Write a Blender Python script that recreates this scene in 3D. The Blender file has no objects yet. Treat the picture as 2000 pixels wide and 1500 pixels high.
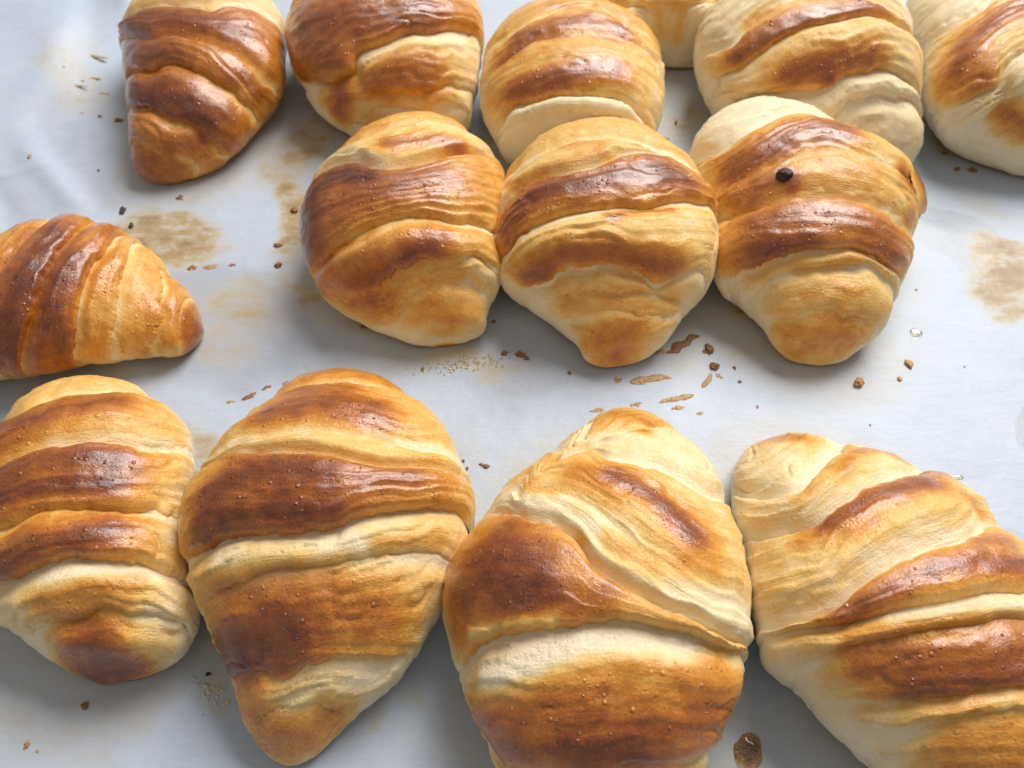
import bpy, math, random
import numpy as np
from mathutils import Vector

# ---------------------------------------------------------------- camera, light, exposure
sc = bpy.context.scene
MM = 0.001
TILT, DIST, FPX = 55.0, 0.260, 1700.0
t = math.radians(TILT)
cam_d = bpy.data.cameras.new('camera')
cam = bpy.data.objects.new('camera', cam_d)
sc.collection.objects.link(cam)
cam.location = (0, -DIST * math.cos(t), DIST * math.sin(t))
cam.rotation_euler = (math.radians(90 - TILT), 0, 0)
cam_d.sensor_width = 36.0
cam_d.lens = FPX / 2000 * 36.0
cam_d.clip_start = 0.01
cam_d.clip_end = 20
cam_d.dof.use_dof = True
cam_d.dof.focus_distance = 0.22
cam_d.dof.aperture_fstop = 20.0
sc.camera = cam

world = bpy.data.worlds.new('World')
sc.world = world
world.use_nodes = True
bg = world.node_tree.nodes['Background']
bg.inputs[0].default_value = (1.0, 0.965, 0.92, 1)
bg.inputs[1].default_value = 0.34

def area(name, loc, target, sx, sy, power, col):
    d = bpy.data.lights.new(name, 'AREA')
    d.shape = 'RECTANGLE'; d.size = sx; d.size_y = sy
    d.energy = power; d.color = col
    o = bpy.data.objects.new(name, d)
    sc.collection.objects.link(o)
    o.location = loc
    o.rotation_euler = (Vector(target) - Vector(loc)).to_track_quat('-Z', 'Y').to_euler()
    return o
area('window_light', (0.75, 1.25, 1.62), (0.0, 0.03, 0.0), 1.35, 1.1, 70.0, (1.0, 0.985, 0.965))

sc.view_settings.view_transform = 'Standard'
sc.view_settings.look = 'None'
sc.view_settings.gamma = 1.0
sc.view_settings.use_curve_mapping = False
sc.view_settings.exposure = 0.0
sc.render.engine = 'CYCLES'
sc.cycles.use_denoising = True
sc.cycles.max_bounces = 6
sc.cycles.use_adaptive_sampling = True
sc.cycles.adaptive_threshold = 0.025

# ---------------------------------------------------------------- measured shapes, all in millimetres
# each croissant: L, R = left and right flank of successive sections from tip to tip, H = their height,
# bd = edges of the rolled layers as (angle round the roll, place along the roll), dep = step at each edge,
# top = outermost layer, ly = per layer [bake, [[bake, radius, path of points], ...]]
CR = {}
CR['M']={"L":[[-53.49,-107.58],[-60.61,-100.67],[-63.54,-93.33],[-67.98,-84.78],[-73.16,-76.85],[-79.3,-64.47],[-81.45,-51.89],[-79.21,-37.88],[-74.21,-29.06],[-68.23,-16.61],[-62.48,-5.29],[-59.86,-1.11]],"R":[[-46.07,-106.94],[-36.01,-98.22],[-25.69,-89.59],[-21.57,-83.44],[-15.32,-72.97],[-10.44,-60.54],[-8.86,-49.0],[-12.8,-34.91],[-19.04,-23.68],[-28.85,-11.97],[-39.58,-4.19],[-44.04,-0.62]],"H":[4.65,14.05,21.51,26.8,32.22,37.01,38.5,35.98,31.11,23.33,13.96,9.83],"bd":[[[0.007,0.0927],[0.989,0.0811],[1.857,0.0811],[2.824,0.0734]],[[0.154,0.1931],[1.17,0.1583],[1.808,0.1467],[3.02,0.1776]],[[0.236,0.3784],[1.088,0.3514],[1.595,0.3282],[2.087,0.3205],[2.66,0.3089]],[[0.416,0.4788],[1.055,0.444],[1.35,0.4054],[1.726,0.4015],[2.185,0.4131],[2.562,0.4093]],[[0.531,0.5714],[0.908,0.5598],[1.186,0.5483],[1.399,0.5637],[1.644,0.583],[2.201,0.61],[2.398,0.6062]],[[0.695,0.6178],[1.301,0.6216],[1.808,0.6448],[2.185,0.6409]],[[1.104,0.8224],[1.661,0.8494],[2.021,0.8533]]],"dep":[0.5,0.6,0.4,1.5,1.0,0.5,0.8],"top":4,"ly":[[0.22,[[0.55,4.52,[[-56.0,-99.9,12.7],[-52.2,-102.6,10.4],[-45.5,-102.4,9.7],[-41.0,-99.9,10.7]]],[0.6,2.73,[[-54.0,-103.6,8.7]]],[-0.3,2.47,[[-53.9,-97.2,16.0],[-40.4,-94.0,18.2],[-29.8,-90.8,15.7]]]]],[0.22,[[0.55,4.52,[[-56.0,-99.9,12.7],[-52.2,-102.6,10.4],[-45.5,-102.4,9.7],[-41.0,-99.9,10.7]]],[0.6,2.73,[[-54.0,-103.6,8.7]]],[-0.3,2.47,[[-53.9,-97.2,16.0],[-40.4,-94.0,18.2],[-29.8,-90.8,15.7]]]]],[0.26,[[0.9,6.81,[[-60.2,-86.8,21.2],[-54.9,-85.6,24.4],[-49.2,-83.7,26.9]]],[1.0,4.76,[[-58.9,-90.6,19.0]]],[0.62,5.69,[[-62.6,-77.7,27.0],[-49.1,-76.4,31.3],[-39.4,-77.9,30.1],[-31.5,-80.6,26.3]]],[0.45,5.7,[[-28.3,-81.4,24.0]]],[-0.5,3.21,[[-65.5,-70.0,30.1],[-49.8,-70.2,34.2],[-36.4,-67.7,34.5],[-23.2,-65.6,30.6]]],[0.4,1.83,[[-29.5,-67.2,32.9],[-17.5,-63.2,27.7]]]]],[0.26,[[0.9,6.81,[[-60.2,-86.8,21.2],[-54.9,-85.6,24.4],[-49.2,-83.7,26.9]]],[1.0,4.76,[[-58.9,-90.6,19.0]]],[0.62,5.69,[[-62.6,-77.7,27.0],[-49.1,-76.4,31.3],[-39.4,-77.9,30.1],[-31.5,-80.6,26.3]]],[0.45,5.7,[[-28.3,-81.4,24.0]]],[-0.5,3.21,[[-65.5,-70.0,30.1],[-49.8,-70.2,34.2],[-36.4,-67.7,34.5],[-23.2,-65.6,30.6]]],[0.4,1.83,[[-29.5,-67.2,32.9],[-17.5,-63.2,27.7]]]]],[0.35,[[0.9,6.09,[[-70.1,-62.9,30.5],[-67.2,-56.7,33.5],[-63.1,-51.0,35.6],[-51.9,-51.0,38.1],[-41.8,-53.1,38.4]]],[0.95,4.89,[[-66.5,-61.5,32.9],[-54.8,-60.8,36.6],[-41.2,-60.9,37.2]]],[0.75,4.19,[[-34.8,-54.8,37.4],[-23.7,-50.3,34.2]]],[0.55,3.39,[[-16.9,-51.6,30.2]]]]],[0.3,[[0.8,4.85,[[-58.8,-30.5,31.0],[-48.6,-28.8,32.3],[-35.3,-32.6,33.4]]],[0.65,3.28,[[-46.0,-22.7,29.1],[-56.0,-20.9,26.3]]],[-0.2,2.46,[[-64.2,-40.2,33.6],[-43.7,-41.1,37.3],[-29.1,-42.6,35.3]]]]],[0.3,[[0.8,4.85,[[-58.8,-30.5,31.0],[-48.6,-28.8,32.3],[-35.3,-32.6,33.4]]],[0.65,3.28,[[-46.0,-22.7,29.1],[-56.0,-20.9,26.3]]],[-0.2,2.46,[[-64.2,-40.2,33.6],[-43.7,-41.1,37.3],[-29.1,-42.6,35.3]]]]],[0.5,[]]]}
CR['L']={"L":[[-101.0,-89.36],[-108.25,-85.57],[-118.97,-79.39],[-129.8,-72.74],[-137.04,-63.33],[-140.34,-52.83],[-141.29,-41.16],[-139.23,-30.32],[-136.84,-18.11],[-134.93,-7.07],[-133.48,-0.35]],"R":[[-93.36,-88.8],[-81.48,-86.08],[-75.74,-81.26],[-74.55,-73.97],[-78.51,-63.67],[-82.05,-49.92],[-82.58,-35.21],[-87.06,-24.59],[-98.64,-13.43],[-114.27,-4.84],[-126.37,-0.19]],"H":[3.83,16.12,21.12,25.87,29.23,30.86,31.27,28.35,20.9,10.98,3.45],"bd":[[[0.121,0.1197],[0.678,0.1313],[1.219,0.1236],[1.776,0.1042],[2.463,0.0811]],[[0.416,0.2587],[0.662,0.2741],[1.006,0.2625],[1.382,0.2548],[1.743,0.2239],[2.136,0.1853]],[[0.302,0.4131],[1.039,0.3784],[1.579,0.3668],[1.907,0.3359]],[[0.121,0.5792],[0.711,0.5521],[1.039,0.5521],[1.366,0.5521],[1.694,0.5444],[1.988,0.5174]],[[1.055,0.7761],[1.497,0.7452],[1.825,0.7259],[2.103,0.6834]]],"dep":[0.55,1.7,0.8,1.0,0.9],"top":3,"ly":[[0.2,[[0.85,5.54,[[-95.2,-84.3,18.8],[-93.6,-86.6,13.6],[-91.5,-87.5,9.3]]],[0.9,4.33,[[-98.5,-88.5,6.1]]],[0.5,2.55,[[-105.3,-76.2,23.8],[-92.8,-74.1,24.8],[-86.8,-72.2,23.8]]],[-0.5,2.09,[[-105.4,-72.2,26.4],[-95.5,-69.8,26.7],[-83.3,-69.3,22.3]]]]],[0.2,[[0.85,5.54,[[-95.2,-84.3,18.8],[-93.6,-86.6,13.6],[-91.5,-87.5,9.3]]],[0.9,4.33,[[-98.5,-88.5,6.1]]],[0.5,2.55,[[-105.3,-76.2,23.8],[-92.8,-74.1,24.8],[-86.8,-72.2,23.8]]],[-0.5,2.09,[[-105.4,-72.2,26.4],[-95.5,-69.8,26.7],[-83.3,-69.3,22.3]]]]],[0.3,[[0.88,4.69,[[-118.4,-68.8,25.9],[-109.9,-65.6,28.6],[-100.1,-63.3,28.7],[-94.1,-61.4,27.4]]],[0.5,3.61,[[-90.4,-59.5,25.9]]],[-0.25,2.47,[[-82.7,-59.0,19.9]]]]],[0.3,[[0.85,5.52,[[-124.8,-48.2,29.3],[-115.3,-44.6,31.3],[-104.8,-42.9,31.0],[-95.9,-43.0,28.6]]],[0.95,4.22,[[-120.5,-53.4,29.7],[-106.7,-50.9,30.7],[-95.8,-49.1,28.2]]],[0.45,4.4,[[-91.7,-42.6,26.6]]],[-0.2,3.86,[[-83.6,-45.8,18.5]]]]],[0.3,[[0.8,5.1,[[-127.5,-36.0,27.8],[-119.8,-33.2,29.5],[-112.6,-29.0,29.0],[-102.8,-24.9,26.2]]],[0.4,3.97,[[-95.5,-26.0,24.3]]],[-0.2,1.25,[[-112.1,-38.9,31.4],[-99.0,-35.3,29.1],[-87.7,-33.3,22.5]]]]],[0.3,[]]]}
CR['N']={"L":[[9.63,-121.95],[0.62,-115.42],[-4.82,-107.56],[-9.03,-98.28],[-13.82,-87.49],[-16.77,-77.2],[-15.62,-67.06],[-11.03,-57.21],[-4.13,-45.88],[5.31,-35.79],[15.43,-24.88],[25.17,-14.13],[30.06,-10.1]],"R":[[26.4,-122.39],[36.14,-116.37],[43.4,-107.9],[47.74,-99.85],[52.9,-90.37],[55.11,-82.38],[56.4,-71.34],[56.53,-59.26],[55.16,-47.88],[53.09,-37.64],[48.84,-26.76],[40.06,-15.51],[35.64,-10.93]],"H":[10.59,21.18,27.64,31.69,36.0,38.18,38.07,35.84,31.95,26.65,20.02,9.49,3.66],"bd":[[[0.121,0.139],[0.908,0.0811],[1.726,0.0618],[2.676,0.0849],[2.938,0.1583]],[[0.121,0.3166],[0.989,0.3127],[1.333,0.3243],[1.628,0.3166],[1.89,0.3012],[2.152,0.2973],[2.496,0.2934],[2.938,0.278]],[[0.138,0.3359],[0.793,0.3282],[1.17,0.3552],[1.464,0.3938],[1.644,0.4208],[1.677,0.4517],[1.759,0.4788],[1.939,0.5212],[2.25,0.5598],[2.643,0.5946]],[[0.154,0.4054],[0.908,0.3977],[1.251,0.4324],[1.481,0.4981],[1.694,0.5637],[1.874,0.5985],[2.152,0.6332],[2.332,0.5907],[2.414,0.6448]],[[0.678,0.6409],[1.153,0.6795],[1.481,0.6988],[1.71,0.7066],[1.923,0.7606],[2.283,0.6873],[2.349,0.7876]],[[1.039,0.861],[1.595,0.834],[2.25,0.8031],[2.381,0.888]]],"dep":[1,1.6,1.2,0.35,0.8,0.7],"top":2,"ly":[[0.3,[]],[0.27,[[0.52,3.9,[[-4.3,-101.1,21.6],[5.3,-100.0,28.6],[12.8,-94.9,33.0],[26.4,-93.6,33.8],[40.8,-94.1,29.0]]],[0.75,6.44,[[-2.3,-105.8,20.4],[10.2,-105.5,27.7],[25.9,-104.8,28.7],[40.7,-101.7,24.1]]],[0.9,5.17,[[15.6,-107.8,27.4],[25.8,-109.1,26.2]]],[0.6,4.32,[[43.1,-99.7,23.4]]],[-0.6,3.26,[[-4.4,-93.8,26.4],[6.5,-91.5,33.1],[20.9,-89.0,36.0],[37.4,-89.7,32.8]]]]],[0.32,[[0.85,6.54,[[-10.7,-79.0,28.0],[-6.8,-70.6,31.2],[-1.0,-66.8,33.5],[4.5,-72.6,36.3]]],[0.95,6.48,[[-4.3,-75.0,33.0],[5.7,-78.8,36.6],[-0.1,-82.0,34.0]]],[0.7,3.66,[[10.8,-81.4,37.2],[19.4,-80.7,38.1]]],[0.38,2.15,[[28.1,-82.1,37.2],[37.5,-85.6,34.1]]],[0.6,1.42,[[-5.4,-87.9,29.0],[6.2,-86.6,34.9],[15.7,-85.7,36.8]]],[-0.4,1.0,[[-8.8,-85.3,27.4],[0.0,-84.8,33.2],[8.6,-85.3,35.8]]]]],[0.14,[[0.4,2.78,[[22.5,-69.0,38.0],[30.5,-74.4,37.4]]],[0.8,1.79,[[13.2,-68.0,37.5]]],[0.42,1.71,[[3.8,-49.8,28.5],[9.4,-52.6,32.2]]]]],[0.25,[[0.85,3.61,[[24.0,-49.6,33.1],[30.8,-54.1,34.1],[35.8,-59.5,34.4],[41.2,-65.5,33.6]]],[0.5,4.24,[[15.7,-48.9,32.0],[23.4,-54.3,34.7]]],[0.5,3.4,[[43.1,-69.8,33.1],[37.0,-71.2,35.6]]],[0.4,1.27,[[8.8,-41.5,25.1],[15.6,-34.6,22.6],[20.4,-38.2,26.8]]]]],[0.17,[[0.5,1.84,[[31.7,-30.1,23.0],[34.0,-31.9,23.8]]]]],[0.35,[[0.5,3.44,[[27.6,-22.0,16.6],[36.5,-25.2,18.9]]]]]]}
CR['O']={"L":[[91.53,-119.61],[79.74,-110.62],[69.75,-101.31],[63.03,-93.78],[56.74,-87.15],[55.81,-78.16],[56.77,-65.75],[56.02,-53.18],[56.56,-43.08],[59.59,-33.53],[64.06,-24.61]],"R":[[112.25,-124.83],[121.01,-116.35],[127.35,-105.35],[130.6,-94.28],[129.91,-82.3],[125.93,-69.35],[119.59,-55.92],[110.5,-42.13],[98.05,-33.18],[83.21,-24.8],[69.46,-21.15]],"H":[12.23,23.35,31.26,35.21,37.94,37.47,34.42,30.34,23.85,15.39,4.66],"bd":[[[1.366,0.1892],[1.776,0.1737],[2.365,0.1467],[3.446,0.1622]],[[1.382,0.2239],[2.087,0.1969],[2.693,0.2046],[3.217,0.2239]],[[1.219,0.3436],[1.776,0.3436],[2.021,0.332],[2.398,0.3127],[3.118,0.2857]],[[1.055,0.4131],[1.628,0.3938],[1.988,0.3861],[2.332,0.3707],[2.955,0.4054]],[[0.793,0.5676],[1.432,0.5135],[1.726,0.4942],[2.054,0.4517],[2.25,0.4093],[2.545,0.4054],[3.02,0.4363]],[[0.678,0.749],[1.12,0.7143],[1.677,0.6873],[1.972,0.6602],[2.234,0.6216],[2.594,0.6409],[2.922,0.6718]],[[0.76,0.8726],[1.448,0.8224],[1.907,0.7606],[2.152,0.7259],[2.447,0.7336],[2.955,0.8185]]],"dep":[0.5,0.8,0.5,1.4,1.1,1.1,0.9],"top":4,"ly":[[0.22,[[0.5,4.14,[[92.0,-106.9,27.8],[102.8,-106.3,29.4]]],[0.5,3.14,[[88.9,-110.6,22.8],[99.0,-111.1,25.5]]]]],[0.22,[[0.5,4.14,[[92.0,-106.9,27.8],[102.8,-106.3,29.4]]],[0.5,3.14,[[88.9,-110.6,22.8],[99.0,-111.1,25.5]]]]],[0.22,[[0.7,4.28,[[73.9,-92.1,31.1],[82.2,-92.3,34.1],[94.1,-91.9,36.0],[105.3,-91.3,35.4]]],[0.85,3.78,[[82.0,-97.7,31.1],[93.3,-98.1,33.5],[104.4,-95.1,34.4]]],[0.55,0.85,[[80.6,-87.9,35.9],[95.0,-86.8,37.5],[106.5,-85.8,36.3]]],[-0.5,1.07,[[80.0,-85.1,36.5],[95.7,-83.5,38.0],[107.7,-81.8,36.2]]]]],[0.22,[[0.7,4.28,[[73.9,-92.1,31.1],[82.2,-92.3,34.1],[94.1,-91.9,36.0],[105.3,-91.3,35.4]]],[0.85,3.78,[[82.0,-97.7,31.1],[93.3,-98.1,33.5],[104.4,-95.1,34.4]]],[0.55,0.85,[[80.6,-87.9,35.9],[95.0,-86.8,37.5],[106.5,-85.8,36.3]]],[-0.5,1.07,[[80.0,-85.1,36.5],[95.7,-83.5,38.0],[107.7,-81.8,36.2]]]]],[0.28,[[0.8,3.26,[[69.5,-83.7,33.2],[77.8,-80.3,36.3],[87.5,-76.1,37.6],[99.8,-73.0,36.8],[112.5,-72.7,33.3]]],[0.6,2.83,[[101.7,-67.6,35.3],[110.4,-66.3,32.3]]]]],[0.24,[[0.8,3.28,[[71.6,-61.8,31.1],[77.5,-58.8,32.5],[88.2,-53.6,32.6],[98.1,-51.0,30.7]]],[0.5,2.93,[[68.0,-63.5,29.7],[80.5,-63.1,34.1]]],[0.6,2.75,[[99.9,-44.6,26.9],[103.8,-45.6,26.0]]],[0.45,1.56,[[106.0,-54.4,29.5],[110.8,-56.3,27.8]]],[-0.2,2.02,[[78.3,-70.8,35.3],[96.7,-65.3,35.4]]]]],[0.2,[[0.5,2.72,[[79.1,-45.7,28.8],[89.8,-36.0,22.0],[97.4,-37.7,21.2]]],[0.35,1.23,[[73.7,-48.0,28.6],[67.6,-54.6,28.1]]]]],[0.18,[[0.5,3.87,[[69.1,-27.1,11.7],[74.8,-31.0,18.2]]],[0.5,1.72,[[64.7,-24.2,3.7]]]]]]}
CR['I']={"L":[[-26.8,15.14],[-30.98,13.09],[-38.98,15.02],[-48.01,18.73],[-55.62,22.5],[-62.05,31.25],[-66.37,44.91],[-67.82,57.23],[-65.3,69.65],[-57.6,83.01],[-48.15,97.18],[-42.13,106.01]],"R":[[-15.0,15.98],[-9.66,15.52],[-7.03,20.21],[-5.49,24.43],[-2.81,27.93],[-1.91,39.38],[-1.98,56.2],[-2.02,68.0],[-2.71,76.39],[-9.55,87.27],[-18.84,100.01],[-27.58,107.85]],"H":[7.09,10.45,16.63,21.51,28.67,32.74,34.64,34.83,33.81,29.11,21.23,14.28],"bd":[[[0.351,0.1081],[0.989,0.1158],[1.415,0.1042],[1.923,0.0811],[2.578,0.0347]],[[0.711,0.1737],[1.12,0.1506],[1.448,0.1429],[1.71,0.1274],[2.267,0.1042],[3.02,0.139]],[[0.498,0.3012],[1.088,0.2741],[1.497,0.278],[1.792,0.278],[2.07,0.2587],[2.447,0.2394],[3.004,0.2548]],[[0.334,0.6602],[0.957,0.5521],[1.235,0.5135],[1.481,0.4788],[1.71,0.4749],[1.857,0.5097],[1.956,0.556],[2.185,0.583],[2.545,0.5946],[2.824,0.5792]],[[0.875,0.7915],[1.219,0.7838],[1.579,0.7375],[1.939,0.6795],[2.316,0.6641]]],"dep":[0.5,0.7,0.9,1.4,0.7],"top":3,"ly":[[0.28,[[0.5,5.13,[[-23.3,16.8,15.8],[-18.3,14.6,12.1]]]]],[0.25,[[0.6,5.34,[[-47.2,19.5,14.7],[-36.2,16.8,15.2]]],[0.4,2.7,[[-22.7,22.7,22.1],[-14.9,24.8,22.6]]]]],[0.36,[[0.65,3.66,[[-58.0,26.8,20.1],[-47.5,26.2,27.6],[-40.0,28.8,31.0]]],[0.88,4.5,[[-45.0,21.3,20.7],[-35.9,22.7,24.9],[-29.4,25.2,28.7],[-23.5,27.6,30.1]]],[0.62,6.06,[[-54.3,23.4,19.3]]],[-0.25,1.49,[[-51.0,25.9,25.6],[-41.4,29.0,30.8],[-35.7,32.7,32.2]]]]],[0.38,[[1.0,6.97,[[-60.2,42.5,25.7],[-59.8,51.6,27.6],[-51.5,54.7,32.1],[-44.0,50.6,33.8]]],[0.95,6.18,[[-61.5,35.6,21.8]]],[0.78,6.69,[[-48.8,42.6,31.9],[-33.5,46.3,34.4],[-23.0,50.8,33.3]]],[0.45,4.71,[[-15.7,56.0,31.1]]],[0.5,3.76,[[-30.1,40.7,33.7]]]]],[0.22,[[0.7,3.49,[[-38.2,65.7,34.6],[-23.8,69.6,33.4],[-16.3,68.6,31.2]]],[0.55,2.01,[[-50.3,81.3,25.9],[-33.0,79.5,31.7]]],[-0.2,2.56,[[-54.5,65.0,30.3],[-40.6,59.6,34.6]]]]],[0.35,[]]],"fl":0.25}
CR['J']={"L":[[23.04,4.64],[20.99,6.63],[18.39,10.98],[12.32,16.28],[5.54,20.98],[-1.92,26.66],[-5.41,34.37],[-6.47,44.59],[-6.27,57.81],[-2.7,70.17],[5.13,82.93],[15.98,95.59],[21.72,101.48]],"R":[[33.09,5.2],[39.07,6.64],[45.79,9.81],[49.82,14.51],[52.84,18.63],[59.03,23.54],[62.27,31.2],[64.22,40.45],[65.66,53.51],[63.34,65.93],[56.74,78.16],[46.74,92.62],[39.66,99.45]],"H":[4.03,9.26,16.74,21.1,26.19,33.42,36.44,37.69,38.19,36.62,31.58,22.23,16.11],"bd":[[[-0.272,0.1815],[0.908,0.0888],[1.726,0.0888],[2.365,0.0888],[3.462,0.1236]],[[0.433,0.1583],[1.481,0.1351],[2.25,0.139],[3.233,0.1737]],[[0.465,0.2317],[0.94,0.1699],[1.317,0.1737],[1.694,0.1892],[1.988,0.1853],[2.463,0.1776],[2.922,0.1969]],[[0.433,0.5019],[0.842,0.4363],[1.186,0.3784],[1.579,0.3475],[1.874,0.332],[2.218,0.3243],[2.529,0.3166],[2.742,0.278]],[[0.777,0.6023],[0.973,0.6178],[1.251,0.61],[1.497,0.5637],[1.677,0.5097],[1.923,0.4788],[2.087,0.4865],[2.3,0.4903],[2.529,0.471],[2.889,0.4363]],[[1.039,0.6409],[1.53,0.6525],[1.907,0.6409],[2.201,0.6062],[2.693,0.5869]]],"dep":[0.4,0.5,1.1,1.2,1.2,0.6],"top":4,"ly":[[0.28,[[0.58,5.71,[[27.0,7.6,11.0],[34.4,8.8,14.0],[30.4,5.5,5.4]]]]],[0.24,[[0.36,4.49,[[17.9,16.4,18.2],[32.6,16.7,22.6]]],[0.34,2.08,[[37.0,12.6,18.6],[48.1,17.0,17.4]]]]],[0.24,[[0.36,4.49,[[17.9,16.4,18.2],[32.6,16.7,22.6]]],[0.34,2.08,[[37.0,12.6,18.6],[48.1,17.0,17.4]]]]],[0.24,[[0.75,4.06,[[4.6,24.2,21.9],[14.8,24.4,29.5],[26.1,23.8,31.7],[38.2,22.1,29.1],[45.5,22.1,27.1]]],[0.8,2.99,[[9.0,22.4,22.5]]],[0.85,1.32,[[28.2,32.8,36.4],[30.9,33.4,36.6]]],[0.55,1.03,[[33.3,34.8,36.7],[46.5,38.2,34.4]]]]],[0.4,[[0.9,5.21,[[-1.9,38.0,25.9],[3.3,43.6,30.9],[11.9,45.0,35.1],[24.0,44.7,37.6],[37.8,49.5,37.6],[50.8,51.4,34.0]]],[0.9,5.19,[[42.5,51.5,36.8]]],[0.5,2.97,[[26.7,40.0,37.4],[44.9,43.1,35.5]]]]],[0.22,[[0.42,3.16,[[15.6,64.9,35.4],[28.0,61.8,37.7]]],[0.5,1.89,[[-0.0,54.8,28.8],[15.5,54.7,36.5],[27.8,57.7,38.1]]],[-0.2,1.54,[[12.2,54.1,35.5],[24.7,55.2,38.0]]]]],[0.3,[]]]}
CR['K']={"L":[[88.1,5.65],[82.1,7.54],[76.99,12.83],[74.14,18.46],[68.76,24.45],[62.89,30.12],[61.48,38.94],[61.24,48.83],[61.78,63.55],[60.77,77.48],[60.47,87.24],[64.84,95.12],[74.82,106.03],[84.05,115.47]],"R":[[98.56,5.55],[100.67,6.45],[106.73,9.82],[111.61,13.96],[115.58,20.15],[118.18,25.15],[122.08,33.43],[126.97,47.27],[130.75,58.93],[129.79,71.67],[121.42,81.1],[112.77,90.88],[104.15,103.03],[98.17,112.98]],"H":[3.92,11.14,18.06,22.19,25.93,30.7,33.12,34.96,36.62,35.34,32.0,29.58,21.58,14.11],"bd":[[[0.367,0.0772],[1.055,0.0618],[1.776,0.0656],[2.3,0.0618],[3.184,0.0849]],[[0.662,0.1737],[1.022,0.1853],[1.481,0.1699],[1.939,0.1544],[2.463,0.1429],[3.037,0.1467]],[[0.383,0.2239],[0.76,0.2085],[1.055,0.2162],[1.366,0.2085],[1.661,0.1969],[2.038,0.1815],[2.578,0.1815],[2.807,0.1815]],[[0.302,0.332],[0.727,0.3398],[1.12,0.3552],[1.399,0.3591],[1.808,0.3629],[2.119,0.3552],[2.463,0.3475],[2.774,0.3745]],[[0.94,0.5135],[1.464,0.5251],[1.972,0.4903],[2.447,0.4672],[3.02,0.4749]],[[1.432,0.7606],[1.923,0.6757],[2.316,0.6178],[2.611,0.5946],[3.168,0.6564]]],"dep":[0.4,0.8,1.1,1.1,0.45,0.8],"top":3,"ly":[[0.35,[[0.52,6.81,[[84.8,7.2,8.4],[92.9,7.0,11.5],[98.3,9.5,15.4]]]]],[0.24,[[0.3,3.75,[[79.7,16.9,17.7],[91.7,15.4,21.5]]],[0.4,1.19,[[84.9,17.5,21.2],[100.5,17.4,22.5]]]]],[0.26,[[0.5,1.94,[[83.3,22.6,24.3],[100.5,24.2,27.4]]]]],[0.32,[[0.76,7.21,[[73.0,27.9,25.3],[74.6,36.4,29.5],[83.7,36.8,32.4],[96.8,35.2,32.7],[107.5,30.7,29.1]]],[0.9,4.19,[[74.9,28.5,27.1],[85.7,28.8,30.9]]],[0.76,3.76,[[112.6,28.0,25.2]]],[0.45,5.49,[[67.7,34.4,25.2]]]]],[0.27,[[1.5,1.7,[[81.8,52.1,33.9]]],[0.8,2.77,[[81.7,51.7,33.8],[84.0,49.9,34.2]]],[0.76,5.11,[[70.1,61.5,29.2],[79.2,65.4,33.8],[92.4,70.2,36.0],[102.0,70.3,35.7]]],[0.65,6.52,[[73.2,50.6,30.5]]],[0.4,5.39,[[92.2,54.0,35.8],[107.9,51.4,33.9]]],[0.9,2.54,[[122.0,59.0,29.5],[126.2,56.1,25.1]]],[0.55,2.51,[[122.3,45.9,24.5]]]]],[0.27,[[1.5,1.7,[[81.8,52.1,33.9]]],[0.8,2.77,[[81.7,51.7,33.8],[84.0,49.9,34.2]]],[0.76,5.11,[[70.1,61.5,29.2],[79.2,65.4,33.8],[92.4,70.2,36.0],[102.0,70.3,35.7]]],[0.65,6.52,[[73.2,50.6,30.5]]],[0.4,5.39,[[92.2,54.0,35.8],[107.9,51.4,33.9]]],[0.9,2.54,[[122.0,59.0,29.5],[126.2,56.1,25.1]]],[0.55,2.51,[[122.3,45.9,24.5]]]]],[0.1,[]]]}
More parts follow.
